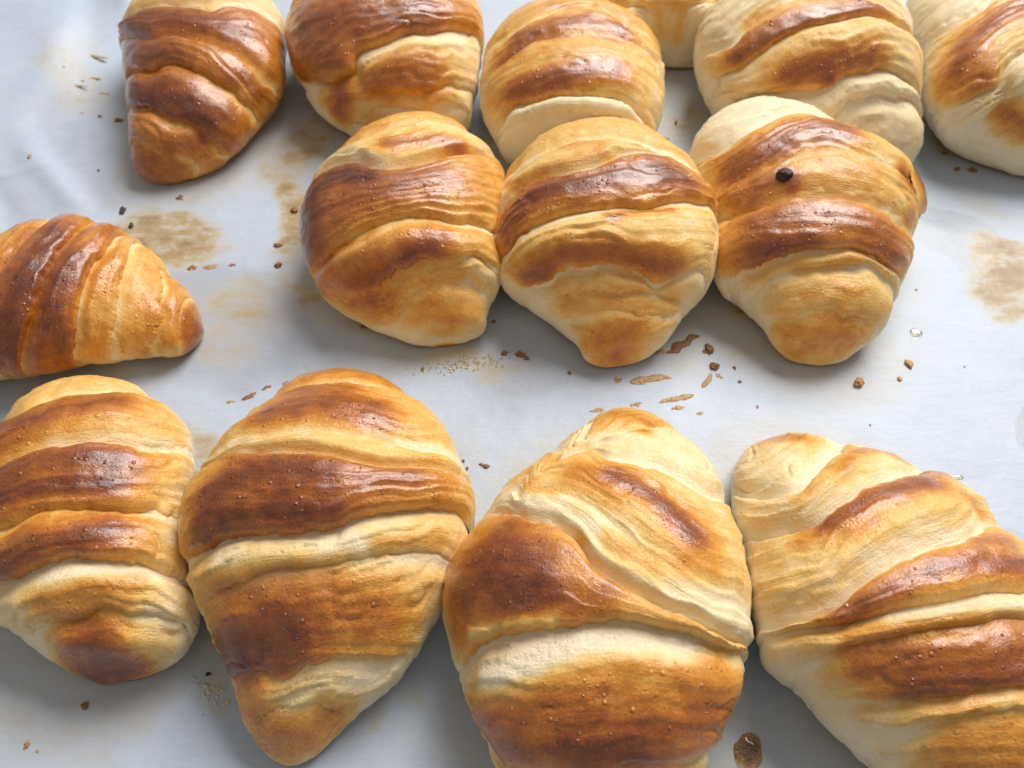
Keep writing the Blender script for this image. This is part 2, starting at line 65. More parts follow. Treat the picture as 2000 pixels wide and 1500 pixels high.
CR['H']={"L":[[-95.54,23.15],[-98.36,27.78],[-105.1,34.62],[-113.83,43.45],[-124.01,50.22],[-136.58,53.29],[-147.87,51.47],[-158.95,43.39],[-170.03,33.26],[-180.26,22.86],[-186.18,15.8]],"R":[[-94.01,13.82],[-98.31,8.24],[-106.18,5.6],[-116.52,2.3],[-126.8,-0.62],[-136.25,-3.61],[-146.09,-5.36],[-157.86,-5.65],[-169.62,-2.69],[-181.46,2.78],[-187.07,7.12]],"H":[6.05,11.93,16.81,23.08,27.66,30.07,29.5,25.88,20.4,12.26,5.81],"bd":[[[-0.173,0.0386],[0.596,0.0193],[1.71,0.0116],[2.316,0.0347]],[[0.072,0.1197],[1.153,0.0849],[1.923,0.0965],[2.529,0.1467]],[[-0.01,0.2201],[1.153,0.1969],[1.808,0.2085],[2.48,0.2471]],[[-0.157,0.3243],[0.613,0.2973],[0.973,0.2973],[1.366,0.2973],[1.743,0.278],[2.725,0.3012]],[[-0.075,0.4942],[0.793,0.4247],[1.235,0.4054],[1.563,0.4015],[2.3,0.3784]],[[0.76,0.5792],[1.333,0.5521],[1.792,0.5174],[2.3,0.4826]]],"dep":[0.5,0.6,0.5,1.0,0.8,0.6],"top":5,"ly":[[0.6,[[0.85,4.67,[[-94.5,16.8,5.8]]],[1.0,1.88,[[-95.8,12.4,1.1],[-97.5,10.4,1.5]]]]],[0.42,[[0.75,2.15,[[-97.7,18.3,11.0],[-97.6,12.1,9.4]]],[0.55,3.03,[[-99.2,12.2,11.6],[-100.5,18.0,14.1]]]]],[0.36,[[0.55,3.74,[[-106.2,8.9,13.4],[-104.8,16.5,16.0]]],[0.5,2.41,[[-108.2,5.0,8.7]]]]],[0.34,[[0.5,4.43,[[-117.4,17.9,23.6],[-117.3,29.3,23.9]]],[0.5,2.95,[[-119.5,1.7,12.8],[-117.0,6.7,18.4]]]]],[0.5,[[0.92,4.94,[[-128.0,-0.3,15.6],[-129.4,4.9,22.9],[-128.7,13.1,26.8],[-126.8,23.4,28.1]]],[0.65,4.28,[[-123.9,36.4,25.6],[-121.2,43.2,20.8]]]]],[0.5,[[0.97,6.3,[[-138.8,-2.4,18.7],[-139.6,7.5,26.8],[-136.2,18.2,29.6],[-133.6,32.9,29.0]]]]],[0.45,[[0.6,4.37,[[-145.6,20.3,29.6],[-141.9,35.0,28.8]]]]]],"fl":0.6}
CR['A']={"L":[[-132.01,84.45],[-134.74,91.71],[-137.5,104.06],[-140.5,117.78],[-146.7,137.47],[-150.92,151.74],[-147.96,160.86],[-141.22,172.8],[-134.81,186.67]],"R":[[-116.16,84.76],[-99.9,94.94],[-90.02,110.88],[-84.48,122.44],[-85.05,140.4],[-87.39,157.77],[-91.79,168.38],[-100.54,179.23],[-110.48,192.29]],"H":[7.85,18.23,25.85,30.67,32.71,33.77,31.66,26.65,20.18],"bd":[[[-0.288,0.0],[1.055,0.0077],[1.972,0.0618],[2.742,0.1313]],[[0.089,0.0811],[0.646,0.0811],[1.17,0.112],[1.612,0.1274],[1.988,0.1776],[2.922,0.2896]],[[0.072,0.2162],[0.662,0.2278],[1.137,0.251],[1.546,0.3012],[1.825,0.3282],[2.136,0.3243],[2.643,0.3861]],[[-0.075,0.3475],[0.498,0.305],[0.973,0.3552],[1.284,0.4015],[1.743,0.4324],[2.054,0.4247],[2.824,0.5946]],[[0.416,0.6332],[0.777,0.6293],[1.186,0.6062],[1.284,0.5676],[1.743,0.5907],[2.283,0.6293]]],"dep":[0.7,1.0,0.9,0.9,0.8],"top":3,"ly":[[0.62,[[0.75,6.22,[[-126.3,84.6,7.7]]]]],[0.58,[[0.8,2.12,[[-118.4,88.3,12.2],[-117.5,85.8,7.8]]],[0.78,3.54,[[-107.7,93.0,14.9]]],[0.5,5.28,[[-126.7,94.7,18.2]]]]],[0.58,[[0.97,6.79,[[-131.8,107.4,21.7],[-121.7,103.4,23.7],[-112.8,101.8,23.2],[-106.0,97.7,19.0]]],[0.65,5.35,[[-126.4,112.1,26.1],[-115.1,110.5,27.2]]],[0.45,3.56,[[-101.5,104.6,21.2]]]]],[0.55,[[0.87,5.23,[[-141.1,133.1,23.1],[-125.9,121.4,29.1],[-117.7,117.8,29.8]]],[0.6,3.57,[[-107.4,118.7,29.8],[-101.9,112.6,25.8]]],[0.75,2.34,[[-95.4,115.3,24.0],[-89.7,114.2,17.2]]]]],[0.55,[[0.85,7.89,[[-140.8,139.7,25.6],[-129.0,137.0,30.7],[-109.8,135.0,32.2],[-100.8,133.0,30.3]]],[0.5,5.57,[[-94.9,137.0,27.7]]]]],[0.2,[]]],"fl":0.8}
CR['B']={"L":[[-42.59,101.96],[-57.17,106.09],[-70.2,113.35],[-78.84,126.0],[-84.73,142.54],[-86.7,157.41],[-83.62,167.93],[-76.74,178.32],[-66.99,194.14]],"R":[[-20.45,103.7],[-14.43,107.63],[-13.41,117.01],[-11.74,130.45],[-10.47,146.4],[-11.51,161.42],[-17.07,171.78],[-24.44,181.76],[-37.94,196.8]],"H":[10.42,20.39,30.35,36.34,39.45,39.85,37.16,32.8,22.82],"bd":[[[0.416,0.0772],[1.35,0.0425],[2.07,0.0425],[2.906,0.0618]],[[0.187,0.1699],[1.448,0.0734],[2.185,0.0772],[3.02,0.1274]],[[0.252,0.4363],[1.006,0.3127],[1.579,0.2432],[1.939,0.2124],[2.103,0.1583],[2.545,0.1622],[3.299,0.305]],[[0.514,0.556],[1.268,0.4788],[2.021,0.5097],[2.643,0.5792]]],"dep":[0.6,0.5,1.6,0.8],"top":3,"ly":[[0.2,[[0.4,3.64,[[-51.1,105.2,13.3]]]]],[0.22,[[0.65,5.69,[[-45.2,110.1,25.3],[-37.4,113.4,28.5],[-30.2,112.2,26.1]]],[0.7,3.95,[[-60.2,111.5,22.8],[-61.8,108.5,14.8]]],[-0.3,2.84,[[-49.7,116.8,31.3],[-35.5,121.4,33.0],[-18.5,130.4,28.0]]]]],[0.22,[[0.65,5.69,[[-45.2,110.1,25.3],[-37.4,113.4,28.5],[-30.2,112.2,26.1]]],[0.7,3.95,[[-60.2,111.5,22.8],[-61.8,108.5,14.8]]],[-0.3,2.84,[[-49.7,116.8,31.3],[-35.5,121.4,33.0],[-18.5,130.4,28.0]]]]],[0.42,[[0.85,9.28,[[-77.8,136.9,28.0],[-63.4,132.0,34.9],[-46.8,131.5,37.3],[-32.6,135.0,36.2]]],[0.75,6.57,[[-73.0,123.0,24.9],[-60.6,120.1,30.8]]],[0.55,4.64,[[-20.6,143.1,32.1]]],[0.6,3.67,[[-73.4,118.4,19.6]]]]],[0.3,[]]]}
CR['C']={"L":[[10.71,84.49],[-0.03,88.08],[-7.23,97.09],[-11.42,110.83],[-12.28,126.12],[-9.72,142.45],[-2.98,155.69],[6.05,167.23],[13.43,177.1]],"R":[[33.92,84.77],[44.32,88.23],[50.56,98.19],[54.89,111.25],[56.31,125.72],[55.07,142.36],[48.26,154.98],[40.28,166.96],[30.95,177.07]],"H":[14.33,25.56,31.84,35.43,36.34,34.81,29.71,23.33,15.97],"bd":[[[0.367,0.0541],[1.088,0.0579],[1.644,0.0579],[2.218,0.0541],[3.118,0.1042]],[[0.334,0.0965],[0.793,0.1158],[1.088,0.1351],[1.399,0.1351],[1.71,0.1351],[2.038,0.1274],[2.414,0.1429],[2.758,0.1197]],[[0.367,0.3822],[0.875,0.39],[1.301,0.3977],[1.677,0.3822],[2.054,0.3977],[2.25,0.3668],[2.66,0.3205]],[[0.957,0.5251],[1.366,0.6062],[1.759,0.6023],[2.087,0.5405],[2.381,0.4826]]],"dep":[0.3,1.2,0.7,0.6],"top":2,"ly":[[0.12,[]],[0.12,[]],[0.26,[[0.8,4.67,[[1.8,100.3,28.5],[13.5,100.5,32.4],[26.0,104.0,33.9],[34.6,105.9,32.8]]],[0.4,4.35,[[8.8,111.3,33.9],[31.1,111.5,34.7]]],[-0.2,3.89,[[49.5,104.3,23.5]]]]],[0.26,[[0.75,4.97,[[-2.0,115.3,30.0],[3.6,124.4,33.1],[14.5,126.1,35.8],[26.9,129.6,36.1],[37.5,127.4,34.1]]]]],[0.35,[[0.6,2.77,[[14.5,142.5,34.1],[24.0,141.8,35.0]]]]]]}
CR['D']={"L":[[58.83,152.14],[48.42,155.3],[38.76,167.29],[35.69,186.92],[38.92,207.45],[48.42,220.8],[61.26,236.86]],"R":[[70.83,151.24],[80.21,152.99],[88.99,163.83],[93.62,183.0],[94.29,203.55],[87.34,217.44],[78.83,233.55]],"H":[7.35,18.63,27.53,30.77,29.74,24.61,16.1],"bd":[[[0.695,0.1583],[1.563,0.0425],[2.152,0.0502],[2.725,0.1815]],[[0.514,0.4595],[1.759,0.2317],[2.791,0.471]]],"dep":[0.7,0.7],"top":1,"ly":[[0.2,[[0.3,2.73,[[55.8,156.1,21.8],[58.2,154.0,15.3]]],[0.3,2.34,[[64.3,155.2,22.1],[64.5,153.0,13.4]]]]],[0.25,[[0.35,4.84,[[62.0,156.9,25.6]]]]],[0.4,[]]]}
CR['E']={"L":[[119.04,87.33],[101.09,93.82],[81.43,102.06],[70.34,115.18],[66.99,131.66],[69.99,148.86],[78.22,162.17],[91.71,178.38],[109.01,200.09]],"R":[[142.03,87.1],[145.35,97.22],[145.7,106.44],[146.48,117.82],[148.7,133.17],[148.9,150.14],[145.04,162.35],[139.48,178.08],[131.38,198.59]],"H":[10.85,20.51,31.54,40.62,43.26,41.85,37.17,30.27,18.89],"bd":[[[0.482,0.1776],[1.432,0.1467],[1.776,0.139],[2.005,0.1158],[2.545,0.1236]],[[0.711,0.2278],[1.17,0.2278],[1.481,0.2046],[1.726,0.1815],[1.939,0.1776],[2.463,0.2046],[3.086,0.2432]],[[0.58,0.4208],[1.055,0.4093],[1.432,0.3591],[1.677,0.3475],[1.923,0.3205],[2.185,0.3012],[2.562,0.2857],[3.446,0.3629]],[[1.776,0.4633],[2.054,0.4208],[2.332,0.3784],[2.48,0.3475],[2.906,0.4054]]],"dep":[0.8,1.1,0.9,0.9],"top":3,"ly":[[0.15,[]],[0.15,[]],[0.22,[[0.75,4.86,[[93.8,105.8,30.9],[107.1,107.9,34.9],[121.2,110.0,35.1]]],[0.85,3.11,[[107.1,103.7,31.0]]]]],[0.26,[[0.8,4.59,[[78.3,115.6,31.6],[84.2,117.7,36.3],[95.9,121.9,41.3],[111.9,126.1,42.8],[128.6,133.4,39.8]]]]],[0.15,[[0.45,2.67,[[82.2,128.3,37.5],[90.7,132.3,40.9]]]]]]}
CR['F']={"L":[[193.84,84.14],[172.06,90.35],[154.2,96.62],[148.13,108.26],[151.14,127.97],[155.31,150.06],[156.41,166.53],[161.01,181.47],[170.47,199.28]],"R":[[213.27,87.9],[221.3,98.15],[221.71,108.4],[221.97,125.42],[221.5,146.33],[216.29,168.12],[203.42,180.05],[189.91,191.9],[182.85,203.29]],"H":[10.94,24.24,35.73,39.52,37.68,34.77,28.91,21.14,12.7],"bd":[[[2.119,0.1622],[2.398,0.1583],[2.66,0.1544],[3.282,0.1583]],[[1.89,0.2819],[2.103,0.2587],[2.332,0.2008],[2.725,0.2201],[3.266,0.2896]],[[1.89,0.5714],[2.169,0.5405],[2.562,0.529],[3.397,0.6293]]],"dep":[0.8,0.9,1.1],"top":2,"ly":[[0.2,[[0.58,4.51,[[167.4,94.6,24.0],[175.7,92.3,21.0]]]]],[0.14,[]],[0.2,[[0.75,6.34,[[154.0,110.4,29.2],[161.0,121.1,33.4],[172.1,129.9,36.4],[180.2,134.3,37.5]]],[0.62,5.19,[[159.1,104.4,31.4]]]]],[0.1,[]]]}
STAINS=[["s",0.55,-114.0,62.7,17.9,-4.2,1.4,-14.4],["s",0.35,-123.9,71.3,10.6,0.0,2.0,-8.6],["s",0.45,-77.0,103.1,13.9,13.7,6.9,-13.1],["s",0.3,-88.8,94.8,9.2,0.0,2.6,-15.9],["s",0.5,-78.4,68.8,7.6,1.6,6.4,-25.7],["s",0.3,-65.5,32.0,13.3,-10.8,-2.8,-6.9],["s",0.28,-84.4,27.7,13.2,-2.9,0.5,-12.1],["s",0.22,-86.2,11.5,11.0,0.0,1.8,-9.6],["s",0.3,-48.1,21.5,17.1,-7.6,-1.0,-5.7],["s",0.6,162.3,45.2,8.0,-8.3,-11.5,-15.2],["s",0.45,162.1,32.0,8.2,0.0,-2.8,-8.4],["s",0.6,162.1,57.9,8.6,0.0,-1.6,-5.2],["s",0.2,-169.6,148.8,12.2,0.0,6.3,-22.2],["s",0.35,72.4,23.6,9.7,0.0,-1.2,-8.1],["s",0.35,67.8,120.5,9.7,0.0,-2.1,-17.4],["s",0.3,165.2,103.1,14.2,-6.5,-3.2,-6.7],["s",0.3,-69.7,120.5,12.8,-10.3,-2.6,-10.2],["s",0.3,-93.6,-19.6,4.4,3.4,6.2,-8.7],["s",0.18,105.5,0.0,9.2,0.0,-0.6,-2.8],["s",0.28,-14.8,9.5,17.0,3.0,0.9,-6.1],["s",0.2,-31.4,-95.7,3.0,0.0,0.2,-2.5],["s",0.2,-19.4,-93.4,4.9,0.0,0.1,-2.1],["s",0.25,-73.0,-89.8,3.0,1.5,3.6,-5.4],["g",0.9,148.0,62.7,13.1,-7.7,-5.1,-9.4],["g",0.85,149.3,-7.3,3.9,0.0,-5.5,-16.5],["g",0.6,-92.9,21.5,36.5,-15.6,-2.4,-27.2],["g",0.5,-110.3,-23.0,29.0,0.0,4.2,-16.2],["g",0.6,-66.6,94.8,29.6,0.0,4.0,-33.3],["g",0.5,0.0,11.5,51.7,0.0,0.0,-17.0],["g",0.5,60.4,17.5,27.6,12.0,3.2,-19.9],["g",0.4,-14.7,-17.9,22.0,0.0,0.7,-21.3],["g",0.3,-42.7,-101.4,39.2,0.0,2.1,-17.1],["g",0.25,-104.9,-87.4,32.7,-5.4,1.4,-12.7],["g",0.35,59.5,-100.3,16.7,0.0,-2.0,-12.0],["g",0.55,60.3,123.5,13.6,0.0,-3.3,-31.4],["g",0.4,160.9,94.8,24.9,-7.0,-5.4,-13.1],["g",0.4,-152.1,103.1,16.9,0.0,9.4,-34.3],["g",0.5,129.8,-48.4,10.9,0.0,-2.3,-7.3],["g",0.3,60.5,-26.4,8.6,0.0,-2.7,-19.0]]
CRUMBS=[[103.63,0.37,2.6,0.45],[120.46,7.4,2.02,0.4],[116.26,1.87,1.23,0.5],[-2.35,11.49,1.41,0.85],[2.35,11.09,2.04,0.7],[4.68,9.53,1.25,0.8],[-135.03,73.31,2.31,1.0],[-130.44,66.35,1.58,0.95],[-75.59,73.82,1.78,0.85],[-78.68,56.95,1.72,0.75],[-77.28,47.89,2.03,0.75],[-101.34,-93.16,1.34,0.65],[-112.36,-102.01,1.3,0.4],[-109.61,-103.24,0.59,0.5],[-7.17,-28.19,1.29,0.75],[-8.62,-27.53,0.86,0.75],[-13.68,-26.38,0.72,0.8],[-14.32,-28.85,0.72,0.8],[-12.46,-28.85,0.72,0.8],[-12.53,-31.29,0.57,0.8],[-16.84,-23.04,0.73,0.6],[-0.43,-32.42,0.57,0.8],[-1.55,-35.45,0.7,0.8],[-27.1,5.67,0.93,0.8],[17.29,4.15,0.93,0.85],[-46.5,21.92,1.44,0.8],[-73.55,-85.7,0.99,0.95],[-5.64,23.98,1.13,0.9],[-175.04,99.78,1.12,0.4],[-149.28,94.27,0.92,0.8],[-149.08,122.04,1.94,0.75],[-156.84,124.15,1.17,0.7],[61.3,6.63,2.02,0.7],[60.63,13.46,2.36,0.6],[67.42,6.05,0.93,0.6],[160.89,94.82,1.85,0.8],[166.19,94.0,2.22,0.75],[158.64,103.13,1.5,0.8],[61.96,120.54,1.16,0.7],[57.04,110.26,1.9,0.7],[88.45,27.74,0.81,0.6],[130.79,37.39,0.66,0.5],[68.2,0.94,0.77,0.6],[72.13,-7.89,0.75,0.5],[103.64,-14.46,0.59,0.3],[137.33,6.63,0.47,0.4]]
SMEARS=[[[[47.0,11.5],[53.0,15.8],[58.2,19.1]],1.88,0.6],[[[43.1,11.5],[47.1,12.5]],1.1,0.55],[[[58.8,11.5],[61.9,14.4]],1.41,0.65],[[[35.2,0.4],[40.2,1.5],[48.0,2.8]],1.22,0.45],[[[30.7,2.3],[32.5,0.9]],1.08,0.5],[[[43.0,-6.4],[48.4,-5.2],[54.3,-3.7]],0.9,0.5],[[[46.5,-8.8],[50.8,-8.1]],0.6,0.45],[[[34.6,-7.7],[38.4,-6.6]],0.6,0.4],[[[60.2,4.1],[58.5,0.9],[56.7,-1.3]],0.77,0.55],[[[61.4,4.1],[63.3,2.3]],0.62,0.4],[[[53.8,-10.6],[56.1,-9.9]],0.45,0.4],[[[-176.2,161.2],[-169.7,160.2],[-161.9,157.8]],0.66,0.5],[[[-175.2,142.3],[-170.4,141.0],[-165.2,140.0]],0.52,0.5],[[[-162.9,139.1],[-156.5,137.5]],0.48,0.5],[[[-171.2,147.2],[-162.0,146.8]],0.45,0.45],[[[-171.5,144.5],[-167.7,144.2]],0.4,0.45],[[[-166.8,125.1],[-163.1,125.7]],0.47,0.45],[[[-176.9,149.5],[-175.5,148.8]],0.49,0.4],[[[-172.0,135.9],[-170.6,135.9]],0.4,0.4],[[[-107.0,46.3],[-103.9,47.4]],1.01,0.7],[[[-102.1,47.0],[-97.2,47.9]],0.84,0.5],[[[-93.9,48.1],[-91.4,48.3]],0.68,0.6],[[[-80.1,-5.5],[-78.0,-4.6],[-76.0,-2.8]],0.76,0.65],[[[-74.6,-1.9],[-71.8,-0.4]],0.61,0.6],[[[-84.4,-6.4],[-81.5,-6.1]],0.45,0.4],[[[-68.8,0.0],[-66.7,0.9]],0.61,0.5],[[[22.5,-9.5],[27.0,-9.1]],0.6,0.35],[[[-117.6,78.9],[-116.4,81.5]],1.08,0.6]]

# ---------------------------------------------------------------- helpers
rng = np.random.default_rng(7)
def _h(ix, iy, iz):
    n = (ix * 73856093) ^ (iy * 19349663) ^ (iz * 83492791)
    n = (n ^ (n >> 13)) * 1274126177
    n = n & 0x7fffffff
    return (n ^ (n >> 16)) % 65536 / 65535.0
def noise(p):
    """smooth value noise, about -1..1, of points (...,3)"""
    f = np.floor(p); i = f.astype(np.int64); w = p - f
    w = w * w * w * (w * (w * 6 - 15) + 10)
    x, y, z = i[..., 0], i[..., 1], i[..., 2]
    a, b, c = w[..., 0], w[..., 1], w[..., 2]
    r = 0
    for dx in (0, 1):
        for dy in (0, 1):
            for dz in (0, 1):
                r = r + _h(x + dx, y + dy, z + dz) * (a if dx else 1 - a) * (b if dy else 1 - b) * (c if dz else 1 - c)
    return r * 2 - 1
def fbm(p, o=3):
    s, a, r = 0, 1.0, 0
    for k in range(o):
        r = r + a * noise(p * 2 ** k + 17.3 * k); s += a; a *= .5
    return r / s
def sstep(x):
    x = np.clip(x, 0, 1); return x * x * (3 - 2 * x)
def hermite(u, arr, us):
    n = len(us)
    i = np.clip(np.searchsorted(us, u, side='right') - 1, 0, n - 2)
    h = us[i + 1] - us[i]; q = ((u - us[i]) / h)[..., None]; h = h[..., None]
    m = np.gradient(arr, us, axis=0)
    return (2*q**3-3*q**2+1)*arr[i] + (q**3-2*q**2+q)*h*m[i] + (-2*q**3+3*q**2)*arr[i+1] + (q**3-q**2)*h*m[i+1]

def grid_faces(nr, nc, wrap):
    r = np.arange(nr - 1)[:, None]; c = np.arange(nc if wrap else nc - 1)[None, :]
    c2 = (c + 1) % nc
    return np.stack([r*nc + c, r*nc + c2, (r+1)*nc + c2, (r+1)*nc + c], -1).reshape(-1, 4)
def mesh_obj(name, verts, faces, mat, parent=None, attrs=None, smooth=True):
    me = bpy.data.meshes.new(name)
    faces = np.asarray(faces)
    if faces.ndim == 2:
        nf, k = faces.shape
        me.vertices.add(len(verts)); me.loops.add(nf * k); me.polygons.add(nf)
        me.vertices.foreach_set('co', np.asarray(verts, np.float32).ravel())
        me.loops.foreach_set('vertex_index', faces.astype(np.int32).ravel())
        me.polygons.foreach_set('loop_start', np.arange(0, nf * k, k, dtype=np.int32))
        me.polygons.foreach_set('loop_total', np.full(nf, k, np.int32))
    me.update(calc_edges=True)
    if smooth:
        me.polygons.foreach_set('use_smooth', np.ones(len(me.polygons), bool))
    for an, av in (attrs or {}).items():
        if av.ndim == 1:
            a = me.attributes.new(an, 'FLOAT', 'POINT'); a.data.foreach_set('value', av.astype(np.float32))
        else:
            a = me.attributes.new(an, 'FLOAT_VECTOR', 'POINT'); a.data.foreach_set('vector', av.astype(np.float32).ravel())
    me.materials.append(mat)
    o = bpy.data.objects.new(name, me)
    sc.collection.objects.link(o)
    o.parent = parent
    return o
def tag(o, label, cat, group=None, kind=None):
    o['label'] = label
    if cat: o['category'] = cat
    if group: o['group'] = group
    if kind: o['kind'] = kind

# ---------------------------------------------------------------- materials
class NT:
    def __init__(s, name):
        s.m = bpy.data.materials.new(name); s.m.use_nodes = True
        s.t = s.m.node_tree; s.b = s.t.nodes['Principled BSDF']
    def n(s, typ, props=None, **ins):
        d = s.t.nodes.new(typ)
        for k, v in (props or {}).items(): setattr(d, k, v)
        for k, v in ins.items():
            k = int(k[1:]) if k[0] == 'i' and k[1:].isdigit() else k.replace('_', ' ')
            s.put(d.inputs[k], v)
        return d
    def put(s, sock, v):
        if hasattr(v, 'is_output'): s.t.links.new(v, sock)
        elif hasattr(v, 'outputs'): s.t.links.new(v.outputs[0], sock)
        else: sock.default_value = v
    def math(s, op, a, b=0.0, c=None, clamp=False):
        d = s.n('ShaderNodeMath', dict(operation=op, use_clamp=clamp)); s.put(d.inputs[0], a); s.put(d.inputs[1], b)
        if c is not None: s.put(d.inputs[2], c)
        return d.outputs[0]
    def rng(s, v, a, b, c, e, smooth=False):
        d = s.n('ShaderNodeMapRange', dict(interpolation_type='SMOOTHSTEP' if smooth else 'LINEAR'))
        for i, x in enumerate((v, a, b, c, e)): s.put(d.inputs[i], x)
        return d.outputs[0]
    def vmul(s, v, m, add=None):
        d = s.n('ShaderNodeVectorMath', dict(operation='MULTIPLY')); s.put(d.inputs[0], v); d.inputs[1].default_value = m
        return d.outputs[0]
    def ramp(s, v, stops, interp='LINEAR'):
        d = s.n('ShaderNodeValToRGB'); d.color_ramp.interpolation = interp
        e = d.color_ramp.elements
        while len(e) < len(stops): e.new(0.5)
        for x, (p, c) in zip(e, stops): x.position = p; x.color = (*c, 1)
        s.put(d.inputs[0], v); return d.outputs[0]
    def mix(s, f, a, b):
        d = s.n('ShaderNodeMix', dict(data_type='RGBA')); s.put(d.inputs[0], f)
        for i, x in ((6, a), (7, b)):
            s.put(d.inputs[i], (*x, 1) if isinstance(x, tuple) and len(x) == 3 else x)
        return d.outputs[2]
    def noise(s, vec, scale, detail=3, rough=.55):
        d = s.n('ShaderNodeTexNoise'); s.put(d.inputs['Vector'], vec)
        d.inputs['Scale'].default_value = scale; d.inputs['Detail'].default_value = detail; d.inputs['Roughness'].default_value = rough
        return d.outputs[0]
    def attr(s, name, vec=False):
        d = s.n('ShaderNodeAttribute', dict(attribute_name=name)); return d.outputs['Vector' if vec else 'Fac']
    def bump(s, h, dist, strength=1.0, nrm=None):
        d = s.n('ShaderNodeBump'); s.put(d.inputs['Height'], h); d.inputs['Distance'].default_value = dist; s.put(d.inputs['Strength'], strength)
        if nrm is not None: s.put(d.inputs['Normal'], nrm)
        return d.outputs[0]

CRUST = [(0.00, (.84, .74, .54)), (.10, (.85, .705, .455)), (.22, (.79, .495, .155)), (.36, (.68, .29, .042)), (.52, (.455, .138, .012)), (.70, (.25, .060, .009)), (.86, (.12, .025, .006)), (1.0, (.03, .009, .006))]
def crust_material():
    s = NT('croissant_crust')
    brown = s.attr('brown'); torn = s.attr('torn'); flow = s.attr('flow', True)
    pos = s.n('ShaderNodeTexCoord').outputs['Object']
    pmm = s.vmul(pos, (1000, 1000, 1000))
    sep = s.n('ShaderNodeSeparateXYZ'); s.put(sep.inputs[0], flow)
    off = s.n('ShaderNodeVectorMath', dict(operation='ADD')); s.put(off.inputs[0], pmm)
    cmb = s.n('ShaderNodeCombineXYZ'); s.put(cmb.inputs[0], sep.outputs[2]); s.put(cmb.inputs[2], sep.outputs[2]); s.put(off.inputs[1], cmb)
    P = off.outputs[0]
    streak = s.noise(s.vmul(flow, (1.5, .10, 1)), 1.0, 4, .6)
    streak2 = s.noise(s.vmul(flow, (3.4, .30, 1)), 1.0, 3, .6)
    mott = s.noise(P, .22, 5, .62)
    smod = s.rng(s.noise(P, .07, 2, .5), .38, .62, .15, 1.25)
    fine = s.noise(P, 1.3, 4, .6)
    grain = s.noise(P, 5.0, 2, .6)
    # bake colour: measured bake + mottling + fibre streaks
    b = s.math('MULTIPLY_ADD', s.math('SUBTRACT', mott, .5), s.rng(brown, 0, .5, .10, .42), brown)
    b = s.math('MULTIPLY_ADD', s.math('SUBTRACT', streak, .5), s.math('MULTIPLY', s.rng(brown, 0, .6, .10, .30), smod), b)
    b = s.math('MULTIPLY_ADD', s.math('SUBTRACT', fine, .5), s.rng(brown, 0, .6, .10, .30), b)
    b = s.math('MULTIPLY_ADD', s.math('SUBTRACT', grain, .5), .15, b)
    pore = s.rng(s.noise(P, 1.7, 2, .5), .66, .74, 0, .16)
    b = s.math('ADD', b, s.math('MULTIPLY', pore, s.rng(brown, .05, .3, .5, 1)))
    # blisters
    vor = s.n('ShaderNodeTexVoronoi', dict(feature='SMOOTH_F1')); s.put(vor.inputs['Vector'], P); vor.inputs['Scale'].default_value = .74; vor.inputs['Smoothness'].default_value = .25
    pick = s.n('ShaderNodeSeparateColor'); s.put(pick.inputs[0], vor.outputs['Color'])
    few = s.math('GREATER_THAN', s.math('ADD', pick.outputs[0], s.math('MULTIPLY', s.noise(P, .12, 3, .6), .6)), .90)
    size = s.rng(s.math('POWER', pick.outputs[1], 2.5), 0, 1, .10, .50)
    dome = s.math('MULTIPLY', s.math('SUBTRACT', 1.0, s.math('DIVIDE', vor.outputs['Distance'], size), clamp=True), few)
    dome = s.math('MULTIPLY', s.math('POWER', dome, .6), s.rng(brown, .25, .55, 0, 1))
    b = s.math('MULTIPLY_ADD', dome, -.05, b)
    col = s.ramp(s.math('DIVIDE', b, 1.15, clamp=True), CRUST)
    crumb = s.ramp(s.noise(P, .9, 4, .6), [(.3, (.74, .60, .38)), (.7, (.84, .74, .54))])
    col = s.mix(s.math('MULTIPLY', torn, .6), col, crumb)
    s.put(s.b.inputs['Base Color'], col)
    r = s.rng(brown, .12, .5, .46, .23)
    r = s.math('ADD', r, s.math('MULTIPLY', torn, .25))
    r = s.math('MULTIPLY_ADD', s.math('SUBTRACT', fine, .5), .22, r)
    s.put(s.b.inputs['Roughness'], r)
    s.b.inputs['Specular IOR Level'].default_value = .25
    s.put(s.b.inputs['Coat Weight'], s.rng(brown, .24, .55, .03, 1.0))
    s.put(s.b.inputs['Coat Roughness'], s.rng(mott, .35, .65, .08, .20))
    s.b.inputs['Subsurface Weight'].default_value = .0
    s.b.inputs['Subsurface Radius'].default_value = (1, .45, .18)
    s.b.inputs['Subsurface Scale'].default_value = .0025
    # relief
    n1 = s.bump(s.math('ADD', streak, s.math('MULTIPLY', streak2, .5)), .0006, s.math('MULTIPLY', s.rng(brown, .1, .7, .62, .22), smod))
    n2 = s.bump(fine, .0005, s.rng(brown, .1, .6, .35, .40), n1)
    wrk = s.noise(s.vmul(P, (1, 1, 1)), 2.4, 3, .65)
    n3 = s.bump(s.math('ADD', s.math('MULTIPLY', grain, .25), wrk), .0003, s.rng(brown, .1, .5, .5, .55), n2)
    pits = s.math('POWER', s.noise(s.vmul(flow, (.8, .4, 1)), 1.0, 5, .7), 2.0)
    n4 = s.bump(pits, .0016, s.math('MULTIPLY', torn, .8), n3)
    n5 = s.bump(dome, .00045, 1.0, n4)
    s.put(s.b.inputs['Normal'], n5); s.put(s.b.inputs['Coat Normal'], s.bump(dome, .0004, .8, s.bump(s.math('ADD', fine, s.math('MULTIPLY', wrk, .55)), .0004, .36)))
    return s.m
